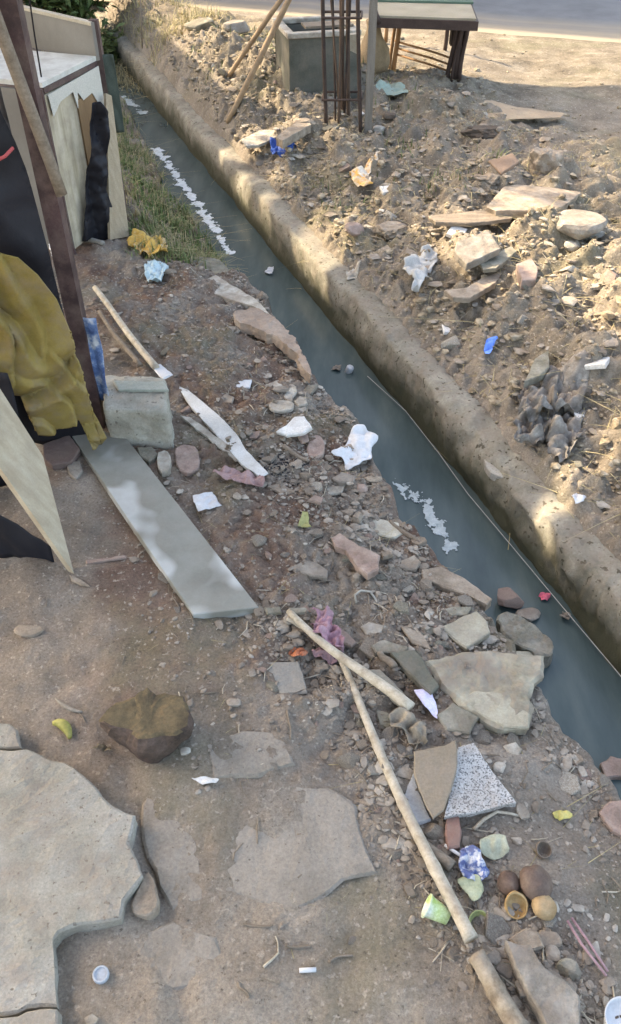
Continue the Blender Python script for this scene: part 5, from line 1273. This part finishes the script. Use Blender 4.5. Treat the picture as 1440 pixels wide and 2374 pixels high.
# ================================================================== SCATTERED STONES
COLW = {'tan_stone': 'tan', 'dusty_grey_stone': 'grey', 'pink_sandstone': 'pinkish', 'mossy_concrete': 'olive', 'pale_limestone': 'pale', 'white_chipped_tile': 'white'}
LMK = [(gp(x, y), w) for x, y, w in (
 (232, 690, 'the foot of the thin pale pole'), (340, 640, 'the cyan bag'), (500, 640, 'the pale wedge on the drain edge'), (640, 770, 'the curved pinkish concrete'), (450, 770, 'the bare soil above the block'), (380, 860, 'the white card'), (500, 960, 'the long white marble offcut'), (650, 940, 'the oval pale stone'), (735, 1035, 'the pinkish oval tile'), (820, 1040, 'the torn white sheet'), (650, 1080, 'the dark ash patch'), (480, 1165, 'the white paper square'), (550, 1110, 'the faded pink cloth'), (820, 1190, 'the two upright brown stones'), (895, 1225, 'the cream crumbling slab'), (830, 1290, 'the pink L shaped stone'), (715, 1315, 'the grey flagstone piece'), (600, 1380, 'the end of the marble plank'), (850, 1400, 'the curved white band'), (1050, 1350, 'the long tan edge slab'), (1080, 1460, 'the square pale slab'), (1220, 1470, 'the lumpy chunk over the water'), (740, 1460, 'the pink net rag'), (660, 1570, 'the square grey tile'), (1110, 1600, 'the big crumbling slab'), (985, 1635, 'the pale lilac paper'), (900, 1590, 'the slatted wood piece'), (820, 1680, 'the upper bamboo pole'), (880, 1850, 'the middle of the bamboo pole'), (1000, 1800, 'the brown broken tile'), (1115, 1820, 'the speckled granite piece'), (1240, 1720, 'the bare soil right of the granite'), (1340, 1680, 'the bank edge near the water'), (1300, 1890, 'the yellow wrapper'), (1400, 1850, 'the reddish stones at the right edge'), (1095, 2000, 'the blue packet'), (1260, 1965, 'the clay cup'), (1010, 2120, 'the lime plastic cup'), (1230, 2080, 'the brown shells'), (1350, 2190, 'the pink wires'), (1200, 2270, 'the slanted slab at the bottom'), (1120, 2290, 'the short bamboo end'), (1400, 2300, 'the paper cup'), (1380, 2060, 'the bare soil above the wires'))]
LMKF = [(gp(x, y), w) for x, y, w in (
 (530, 275, 'the foot of the bamboo prop'), (650, 360, 'the dark blue bag'), (700, 300, 'the pale board by the bars'), (800, 300, 'the foot of the bar bundle'), (840, 410, 'the orange wrapper'), (900, 250, 'the green plastic sheet'), (980, 370, 'the clods left of the brown plate'), (1165, 378, 'the brown flat plate'), (1260, 400, 'the upright dusty clod'), (1400, 400, 'the shaded verge at the right'), (1240, 460, 'the long tan slab'), (1335, 520, 'the large grey block'), (1110, 570, 'the grey slab'), (1090, 505, 'the dusty thin plank'), (822, 528, 'the pinkish boulder'), (960, 520, 'the large sunlit clod'), (975, 630, 'the pale grey torn cloth'), (1110, 660, 'the long thin dusty slab'), (1225, 625, 'the pinkish broken block'), (1380, 650, 'the sunlit slope at the right edge'), (820, 640, 'the white scrap by the wall'), (930, 750, 'the shaded slope above the wall'), (1138, 810, 'the bright blue scrap'), (1010, 850, 'the slope left of the blue scrap'), (1250, 850, 'the olive slab'), (1280, 960, 'the grey rag heap'), (1400, 850, 'the sunlit slope above the rag heap'), (1400, 1050, 'the sunlit slope right of the rags'), (1090, 985, 'the small cream shard'), (1165, 1080, 'the worn stone on the wall'), (1340, 1160, 'the white scrap on the slope'), (600, 180, 'the clods between the props and tank'), (430, 200, 'the clods over the far wall end'), (560, 90, 'the roadside boulders'), (1180, 255, 'the tan mat'), (1000, 200, 'the foot of the rough table'), (700, 450, 'the bank above the sunlit wall'), (600, 430, 'the bank left of the blue bag'))]
def where(x, y, L):
    return min(L, key=lambda q: (q[0].x-x)**2+(q[0].y-y)**2)[1]
def word_label(o, kind, x, y, w, far):
    c = COLW.get(o.data.materials[0].name, 'dusty'); z = w/(.03 if far else .015)
    sz = 'tiny' if z < 1.1 else ('small' if z < 1.9 else 'larger')
    return '%s %s %s near %s' % (sz, c, kind, where(x, y, LMKF if far else LMK))
VAR = [rockmesh(900+i, 3, 10, .05, .28, .62) for i in range(20)]
def variant_meshes(mats, tagname):
    out = []
    for i, (V, F) in enumerate(VAR):
        m = bpy.data.meshes.new(tagname); m.from_pydata([tuple(v) for v in V], [], F); m.materials.append(mats[i % len(mats)]); m.update(); out.append(m)
    return out
def scatter(name, label, cat, group, n, samp, size, mats, seed, flat=(.35, .8)):
    r = random.Random(seed); ms = variant_meshes(mats, name)
    for k in range(n):
        s, t = samp(r); x, y = to_xy(s, t); z = th(x, y)
        o = bpy.data.objects.new(name, r.choice(ms)); COL.objects.link(o)
        w = size(r); f = r.uniform(*flat)
        o.scale = (w, w*r.uniform(.55, 1), w*f); o.rotation_euler = (r.gauss(0, .2), r.gauss(0, .2), r.uniform(0, 6.28))
        o.location = (x, y, z+w*f*.10)
        tag(o, word_label(o, 'stone', x, y, w, 'far' in name), cat, group)
def near_samp(r):
    while True:
        s = r.uniform(.05, 3.4); t = r.uniform(.1, .95)
        wgt = (.95 if t > .5 else .45) if s > .9 else (.9 if t > .48 else .06)
        if .9 < s < 2.2 and t > .55: wgt = 1
        if r.random() < wgt and t < edge1(s)-.01: return s, t
BANDP = [gp(x, y) for x, y in ((600, 1420), (720, 1540), (820, 1640), (880, 1790), (940, 1920), (1040, 2060), (1130, 2180), (1230, 2290), (1330, 2374))]
BANDP += [gp(x, y) for x, y in ((1060, 1560), (900, 1400), (820, 1200), (700, 1080), (640, 940))]
def band_xy(r):
    if r.random() < .62:
        i = r.randrange(8); c = BANDP[i].lerp(BANDP[i+1], r.random()); w = .045
    else:
        i = 9+r.randrange(4); c = BANDP[i].lerp(BANDP[i+1], r.random()); w = .09
    return to_st(c.x+r.gauss(.015, w), c.y+r.gauss(0, w))
_near0 = near_samp
def near_samp(r):
    k = r.random()
    for _ in range(20):
        if k < .45: s, t = band_xy(r)
        elif k < .60:
            s = r.uniform(.3, 3.3); t = edge1(s)-.012-abs(r.gauss(0, .04))
        else: return _near0(r)
        if t < edge1(s)-.008: return s, t
    return _near0(r)
def far_samp(r):
    s = r.uniform(1.0, 6.2); t = 1.5+abs(r.gauss(0, 1))*.75
    return s, min(t, 4.2)
scatter('rubble_stone', 'small dusty stone lying in the near bank rubble', 'stone', 'small stones of the near bank rubble', 290, near_samp, lambda r: min(.06, .012+.013*r.expovariate(1)), [TANS, GREY, PINK, GREY, TANS, OLIV, TANS], 7, (.3, .65))
scatter('far_bank_stone', 'small stone lying on the dug far bank', 'stone', 'small stones of the far bank', 190, far_samp, lambda r: min(.10, .022+.020*r.expovariate(1)), [TANS, GREY, PALE, TANS, OLIV, PALE, PINK], 8)
# thin pale shards
def shards(name, label, cat, group, n, samp, size, mats, seed):
    r = random.Random(seed); ms = []
    for i in range(8):
        m = r.randint(4, 6); top = [Vector((math.cos(a)*r.uniform(.35, .55), math.sin(a)*r.uniform(.3, .5), 0)) for a in [2*math.pi*(j+r.uniform(-.25, .25))/m for j in range(m)]]
        V, F = slabmesh(top, Vector((0, 0, 1)), .22, .03, r); me = bpy.data.meshes.new(name); me.from_pydata([tuple(v) for v in V], [], F); me.materials.append(mats[i % len(mats)]); me.update(); ms.append(me)
    for k in range(n):
        s, t = samp(r); x, y = to_xy(s, t); o = bpy.data.objects.new(name, r.choice(ms)); COL.objects.link(o)
        w = size(r); o.scale = (w, w, w*.8); o.rotation_euler = (r.gauss(0, .18), r.gauss(0, .18), r.uniform(0, 6.28)); o.location = (x, y, th(x, y)+w*.11)
        tag(o, word_label(o, 'flat shard', x, y, w, 'far' in name), cat, group)
shards('pale_shard', 'thin pale shard lying among the near bank stones', 'shard', 'thin shards of the near bank', 295, near_samp, lambda r: min(.07, .014+.013*r.expovariate(1)), [TANS, GREY, TANS, PALE, OLIV, PINK], 17)
shards('far_bank_shard', 'thin pale shard lying on the dug far bank', 'shard', 'thin shards of the far bank', 120, far_samp, lambda r: .028+.018*r.expovariate(1), [PALE, TANS, PALE, WHT, GREY], 18)

def gravel(name, label, n, samp, size, mat, seed, flat=.7):
    rng = np.random.default_rng(seed); r = random.Random(seed)
    base = [(np.array([tuple(v) for v in V]), np.array(F)) for V, F in [rockmesh(700+i, 2 if 'chips' in name else 1, 6, .06, .3, .6) for i in range(8)]]
    ST = np.array([samp(r) for _ in range(n)]); X, Y = to_xy(ST[:, 0], ST[:, 1]); Z = terrain(X, Y)
    VV, FF = [], []; off = 0
    for k in range(n):
        V, F = base[k % 8]; w = size(r); a = r.uniform(0, 6.28); ca, sa = math.cos(a), math.sin(a)
        v = V*np.array([w, w*r.uniform(.6, 1), w*flat*r.uniform(.6, 1.1)])
        v = np.stack([v[:, 0]*ca-v[:, 1]*sa+X[k], v[:, 0]*sa+v[:, 1]*ca+Y[k], v[:, 2]+Z[k]+w*.12], -1)
        VV.append(v); FF.append(F+off); off += len(v)
    V = np.concatenate(VV); F = np.concatenate(FF)
    me = bpy.data.meshes.new(name); me.from_pydata(V.tolist(), [], F.tolist()); me.materials.append(mat); me.update()
    o = bpy.data.objects.new(name, me); COL.objects.link(o); tag(o, label, 'gravel', kind='stuff')
m_grit = M('mixed_grit', [(.13, .10, .08), (.24, .20, .16), (.36, .32, .27)], 30, bump=.2, bscale=120, lo=.36, hi=.64)
m_fgrit = M('dry_crumb', [(.14, .11, .075), (.26, .21, .145), (.42, .36, .27)], 30, bump=.2, bscale=120, lo=.36, hi=.64)
gravel('near_gravel', 'loose grit and crumbs strewn over the near bank', 9000, near_samp, lambda r: min(.018, .003+.0035*r.expovariate(1)), m_grit, 3)
def path_samp(r): return r.uniform(-.1, 2.3), r.uniform(-.6, .5)
gravel('flat_chips', 'flat chips of broken tile and stone strewn through the near bank rubble', 6200, near_samp, lambda r: min(.042, .006+.007*r.expovariate(1)), M('dusty_chip', [(.16, .13, .10), (.27, .23, .185), (.42, .385, .33)], 9, bump=.4, dust=.4, lo=.36, hi=.64), 13, .28)
gravel('far_chips', 'flat chips of tile and stone strewn over the far bank', 1600, far_samp, lambda r: min(.08, .014+.014*r.expovariate(1)), MATS['dusty_chip'], 14, .3)
def ash_samp(r):
    c = gp(652, 1080); return to_st(c.x+r.gauss(0, .04), c.y+r.gauss(0, .03))
gravel('ash_patch', 'dark burnt ash patch left of the pinkish oval tile', 420, ash_samp, lambda r: r.uniform(.003, .010), M('black_ash', [(.02, .02, .022), (.06, .058, .06)], 40), 6)
gravel('path_grit', 'fine grit strewn over the trampled path', 900, path_samp, lambda r: min(.008, .002+.0018*r.expovariate(1)), m_grit, 4)
def far_g(r): return r.uniform(.8, 7.0), 1.47+abs(r.gauss(0, 1))*.9
gravel('far_crumbs', 'dry earth crumbs strewn over the far bank', 9500, far_g, lambda r: min(.06, .008+.010*r.expovariate(1)), m_fgrit, 5)

# ================================================================== GRASS, STRAW, BUSH
def blades(name, label, cat, n, samp, hgt, wid, mats_cols, seed, lean=.5, flatten=1.0, parent=None, lift=0.0):
    r = random.Random(seed); V, F = [], []
    for k in range(n):
        x, y, z = samp(r); h = hgt(r); a = r.uniform(0, 6.28); ln = abs(r.gauss(0, lean)); w = wid(r)
        d = Vector((math.cos(a), math.sin(a), 0)); p = Vector((-d.y, d.x, 0))
        b = len(V); o = Vector((x, y, z+lift))
        for j in range(4):
            f = j/3; q = o+d*(h*ln*f*f)+Vector((0, 0, h*f*flatten*(1-.45*ln*f if ln < 2 else .3)))
            ww = w*(1-f*.85)
            V += [q-p*ww, q+p*ww]
        for j in range(3): F.append((b+2*j, b+2*j+1, b+2*j+3, b+2*j+2))
    return mk(name, V, F, mats_cols, parent=parent, label=label, cat=cat, kind='stuff' if parent is None else None)
m_grass = M('green_weed_grass', [(.06, .095, .028), (.11, .155, .05), (.19, .22, .09)], 6, rough=.7, bump=0)
m_straw = M('dry_straw', [(.22, .18, .09), (.36, .30, .16), (.46, .40, .24)], 7, rough=.8, bump=0)
def tuft_samp(rect, seed, ntuft=60, sp=.04):
    r0 = random.Random(seed); T = [(r0.uniform(rect[0], rect[1]), r0.uniform(rect[2], rect[3])) for _ in range(ntuft)]
    def f(r):
        s, t = r.choice(T); s += r.gauss(0, sp); t += r.gauss(0, sp); x, y = to_xy(s, t); return x, y, max(th(x, y), WATER_Z)-.003
    return f
blades('bank_grass', 'green weeds and grass growing on the bank beside the counter', 'grass', 4300, tuft_samp((3.45, 7.2, .60, .99), 1, 120, .05), lambda r: r.uniform(.02, .10), lambda r: r.uniform(.002, .006), m_grass, 3, .9)
blades('bank_straw', 'dry straw mixed in the grass beside the counter', 'straw', 3800, tuft_samp((3.45, 7.0, .60, .99), 2, 130), lambda r: r.uniform(.03, .12), lambda r: r.uniform(.001, .0028), m_straw, 4, 1.3)
blades('near_straw', 'dry grass bits and chaff on the near bank', 'straw', 900, tuft_samp((.5, 3.4, .15, .9), 5, 160, .05), lambda r: r.uniform(.01, .04), lambda r: r.uniform(.0006, .0014), m_straw, 5, 2.2, .25)
blades('far_straw', 'dry straw and dead roots over the dug far bank', 'straw', 5200, tuft_samp((1.2, 7.5, 1.48, 3.0), 6, 330, .07), lambda r: r.uniform(.03, .10), lambda r: r.uniform(.0010, .0028), m_straw, 6, 1.6, .45)
blades('far_weeds', 'sparse green weeds between the clods of the far bank', 'weeds', 900, tuft_samp((3.4, 8.0, 1.5, 2.8), 7, 40, .06), lambda r: r.uniform(.03, .09), lambda r: r.uniform(.002, .005), M('dusty_green_weed', [(.09, .11, .045), (.17, .19, .09)], 7, bump=0), 7, .9, .8)
blades('drain_head_grass', 'sunlit dry grass at the far end of the drain behind the counter', 'grass', 2600, tuft_samp((7.0, 8.6, .6, 2.0), 8, 120, .07), lambda r: r.uniform(.05, .16), lambda r: r.uniform(.002, .005), m_straw, 8, .9, .8)

def twig_litter(name, label, n, samp, lmin, lmax, r0, mat, seed):
    r = random.Random(seed); V, F = [], []
    for k in range(n):
        s, t = samp(r); x, y = to_xy(s, t); a = r.uniform(0, 6.28); l = r.uniform(lmin, lmax)
        p = Vector((x, y, th(x, y)+r0*1.2)); q = Vector((x+math.cos(a)*l, y+math.sin(a)*l, 0)); q.z = th(q.x, q.y)+r0*r.uniform(1, 4); m = p.lerp(q, .5)+Vector((r.gauss(0, l*.08), r.gauss(0, l*.08), r.uniform(0, l*.08)))
        rr = r0*r.uniform(.5, 1.3); v, f = tubev([p, m, q], [rr, rr*.9, rr*.5], 4); b = len(V); V += v; F += [tuple(i+b for i in ff) for ff in f]
    mk(name, V, F, mat, label=label, cat='twigs', kind='stuff')
twig_litter('twig_litter', 'small dark twigs littering the near bank rubble', 420, near_samp, .015, .07, .0016, WOODG, 3)
twig_litter('pale_twig_litter', 'small pale stalks littering the near bank rubble', 260, near_samp, .012, .06, .0015, BAMB, 4)
twig_litter('path_twigs', 'few dark twigs on the trampled path', 60, path_samp, .01, .045, .0014, WOODG, 5)
twig_litter('far_twigs', 'pale sticks and roots littering the far bank', 420, far_samp, .025, .10, .0024, M('old_root', [(.20, .165, .12), (.34, .29, .22)], 9), 6)
def leafcloud(n, c, rad, seed, lmin, lmax, droop=.2, shell=.45):
    r = random.Random(seed); V, F = [], []
    clumps = []
    for k in range(max(6, n//90)):
        v = Vector((r.gauss(0, 1), r.gauss(0, 1), r.gauss(0, 1))).normalized()*r.uniform(shell, 1)
        clumps.append(Vector((c[0]+v.x*rad[0], c[1]+v.y*rad[1], c[2]+v.z*rad[2])))
    sp = .32*min(rad)
    for k in range(n):
        q = r.choice(clumps)+Vector((r.gauss(0, sp), r.gauss(0, sp), r.gauss(0, sp)*.7))
        l = r.uniform(lmin, lmax); w = l*r.uniform(.3, .5)
        a = Vector((r.gauss(0, 1), r.gauss(0, 1), r.gauss(-droop, .5))).normalized(); s_ = a.cross(Vector((r.gauss(0, .4), r.gauss(0, .4), 1))).normalized(); nn = s_.cross(a)
        b = len(V)
        V += [q, q+a*l*.5+s_*w*.5+nn*w*.12, q+a*l, q+a*l*.5-s_*w*.5+nn*w*.12, q+a*l*.5]
        F += [(b, b+1, b+4), (b+1, b+2, b+4), (b+2, b+3, b+4), (b+3, b, b+4)]
    return V, F
m_leaf = M('bush_leaf', [(.035, .06, .018), (.07, .11, .035), (.13, .16, .06)], 4, rough=.55, bump=0)
def bush(label, x, y, rx, rz, n, seed, mat, l=(.06, .13)):
    z = th(x, y); B = empty('bush', (x, y, z), label, 'bush')
    V, F = leafcloud(n, (x, y, z+rz*.7), (rx, rx, rz*.75), seed, *l); mk('foliage', V, F, mat, B)
    for k in range(4):
        r = random.Random(seed+k); V, F = tubev(pole_path((x, y, z-.03), (x+r.gauss(0, rx*.4), y+r.gauss(0, rx*.4), z+rz*.9), 6, .01, k), [.012, .011, .009, .007, .005, .003], 6); mk('stem', V, F, WOODG, B, smooth=True)
p = px(120, 30, .1); bush('dense green bush behind the white topped counter', p.x-.1, p.y+.3, .55, .55, 2600, 11, m_leaf)
p = px(215, 20, .1); bush('lighter green bush right of the dense bush by the road', p.x, p.y, .42, .32, 1600, 12, M('light_bush_leaf', [(.07, .10, .03), (.14, .17, .06), (.22, .24, .10)], 5, rough=.6, bump=0))
p = px(20, 10, .1); bush('blue green bush at the top left edge behind the post', p.x-.2, p.y+.2, .5, .5, 1800, 13, M('blue_bush_leaf', [(.03, .065, .05), (.06, .10, .08)], 5, rough=.5, bump=0))
V, F = tubev([px(330, 112, .02), pd(327, 40, px(330, 112, .02).y), pd(325, -30, px(330, 112, .02).y)], .006, 6); mk('thin_stake', V, F, WOODG, smooth=True, label='thin upright stake in the dry grass above the drain', cat='stake')

# ================================================================== ADDED SHADE CASTERS, UNSEEN (above the picture)
m_roof = M('pale_bounce_sheet', [(.42, .40, .37), (.55, .53, .50)], 2, rough=.7, dust=.15)  # kept pale so the underside bounces light onto the bank
TANE = 1/math.tan(SUN_EL)
def shadow_shift(h):
    v = Vector((-SUN_H.x*TANE*h, -SUN_H.y*TANE*h)); return to_st(v.x, v.y)
AW = empty('added_awning', (*to_xy(3, -1.8), 0), 'unseen awning added over the left stalls to shade the near bank', 'awning')  # added awning, out of view, shaped to shade the near bank
ROOFH = 2.35
ds, dt = shadow_shift(ROOFH)
def shade_roof_sheet(sa, sb, te, h=ROOFH, tw=2.7, parent=AW):
    """one corrugated sheet whose shade ends at te across the drain, from sa to sb along it"""
    s0, s1, t1 = sa-ds, sb-ds, te-dt
    n = max(4, int((s1-s0)/.02)); V, F = [], []
    for i in range(n+1):
        s = s0+(s1-s0)*i/n; zz = h+.012*math.sin(s*80)
        for t in (t1, t1-tw):
            x, y = to_xy(s, t); V.append((x, y, zz+.066*(.25-t)))
    for i in range(n): F.append((2*i, 2*i+2, 2*i+3, 2*i+1))
    o = mk('shade_roof_sheet', V, F, m_roof, parent); md = o.modifiers.new('t', 'SOLIDIFY'); md.thickness = .004
for k, (a, b, te) in enumerate(((-2.6, .66, 2.0), (.64, 1.62, 1.98), (1.60, 1.73, 1.16), (1.71, 2.45, 2.0), (2.43, 3.46, 1.78), (3.44, 3.93, 1.14), (3.91, 4.26, 1.62), (4.24, 5.2, 1.12), (5.18, 8.6, 1.62))):  # sheet ends set to leave lit gaps on the drain wall
    shade_roof_sheet(a, b, te, ROOFH+.008*(k % 2))
for s, t in ((.6, -1.9), (3.0, -1.9), (5.4, -1.9), (7.6, -1.9), (7.6, -.5)):
    x, y = to_xy(s, t); V, F = boxv((x-.03, y-.03, -.03), (.06, 0, 0), (0, .06, 0), (0, 0, 2.36)); mk('added_awning_post', V, F, m_darkpost, AW)

# unseen cloth added to throw the shade band on the verge
def added_shade_cloth():
    h = 4.2; sh = Vector((-SUN_H.x*TANE*h, -SUN_H.y*TANE*h, 0))
    nx, ny = 90, 40; V, F = [], []
    X = np.linspace(.25, 6.0, nx)
    for i, x in enumerate(X):
        lo = 4.7+.3*float(fbm(np.array([x]), np.array([.3]), 1.3, 4, 301)[0])-.06*(x-.3); hi = 6.25+(.0 if x < 1.55 else -.12)+.02*float(fbm(np.array([x]), np.array([.7]), 2, 3, 303)[0])-.02*(x-.3)
        for j in range(ny):
            y = lo+(hi-lo)*j/(ny-1); V.append((x-sh.x, y-sh.y, h+.05*math.sin(x*2)+.03*math.sin(y*3)))
    for i in range(nx-1):
        for j in range(ny-1):
            F.append((i*ny+j, (i+1)*ny+j, (i+1)*ny+j+1, i*ny+j+1))
    mk('added_shade_cloth', V, F, m_tarp, label='unseen dark cloth added high up to shade the dirt verge', cat='shade cloth')
added_shade_cloth()

# unseen tree added to dapple the far bank with shade
def added_shade_tree():
    x, y = -4.8, 7.6; Tn = empty('added_shade_tree', (x, y, 0), 'unseen leafy tree added to shade the far bank', 'tree')
    V, F = tubev(pole_path((x, y, -.1), (x+.3, y-.1, 3.6), 12, .03, 5), [.17-.008*i for i in range(12)], 12); mk('trunk', V, F, WOODG, Tn, smooth=True)
    r = random.Random(8)
    for k in range(7):
        a = k*.9; V, F = tubev(pole_path((x+.25, y-.1, 3.0+.1*k), (x+.5+1.5*math.cos(a), y-.2+1.5*math.sin(a), 4.2+.5*r.random()), 8, .04, k), [.07-.007*i for i in range(8)], 8); mk('branch', V, F, WOODG, Tn, smooth=True)
    V, F = leafcloud(1150, (x+.45, y-.35, 4.7), (1.55, 1.25, .6), 77, .13, .24, .2, .15); mk('crown', V, F, m_leaf, Tn)
added_shade_tree()
# unseen building added to put the road in shade
def added_building():
    h = 6.5; sh = Vector((SUN_H.x*TANE*h, SUN_H.y*TANE*h, 0))
    a = Vector((-7, 8.55+.375*7, 0))+sh; b = Vector((6.0, 8.55-.375*6, 0))+sh
    u = b-a; n = Vector((-u.y, u.x, 0)).normalized()*5
    B = empty('shade_building', (a+b)/2, 'unseen plain building added beyond the road to shade it', 'building')
    mw = M('dull_render_wall', [(.24, .22, .19), (.32, .30, .26)], 2, dust=.3)
    V, F = boxv(a+Vector((0, 0, -.1)), u, n, Vector((0, 0, h))); mk('wall', V, F, mw, B)
    V, F = boxv(a-n*.01+Vector((0, 0, h-.1)), u, n*1.02, Vector((0, 0, .12))); mk('roof', V, F, CONC, B)
    for k in range(5):
        for z in (1.0, 4.0):
            p = a+u*(.08+.18*k)-n.normalized()*.05+Vector((0, 0, z)); V, F = boxv(p, u.normalized()*1.1, n.normalized()*.04, Vector((0, 0, 1.2))); mk('window', V, F, m_tarp, B)
added_building()
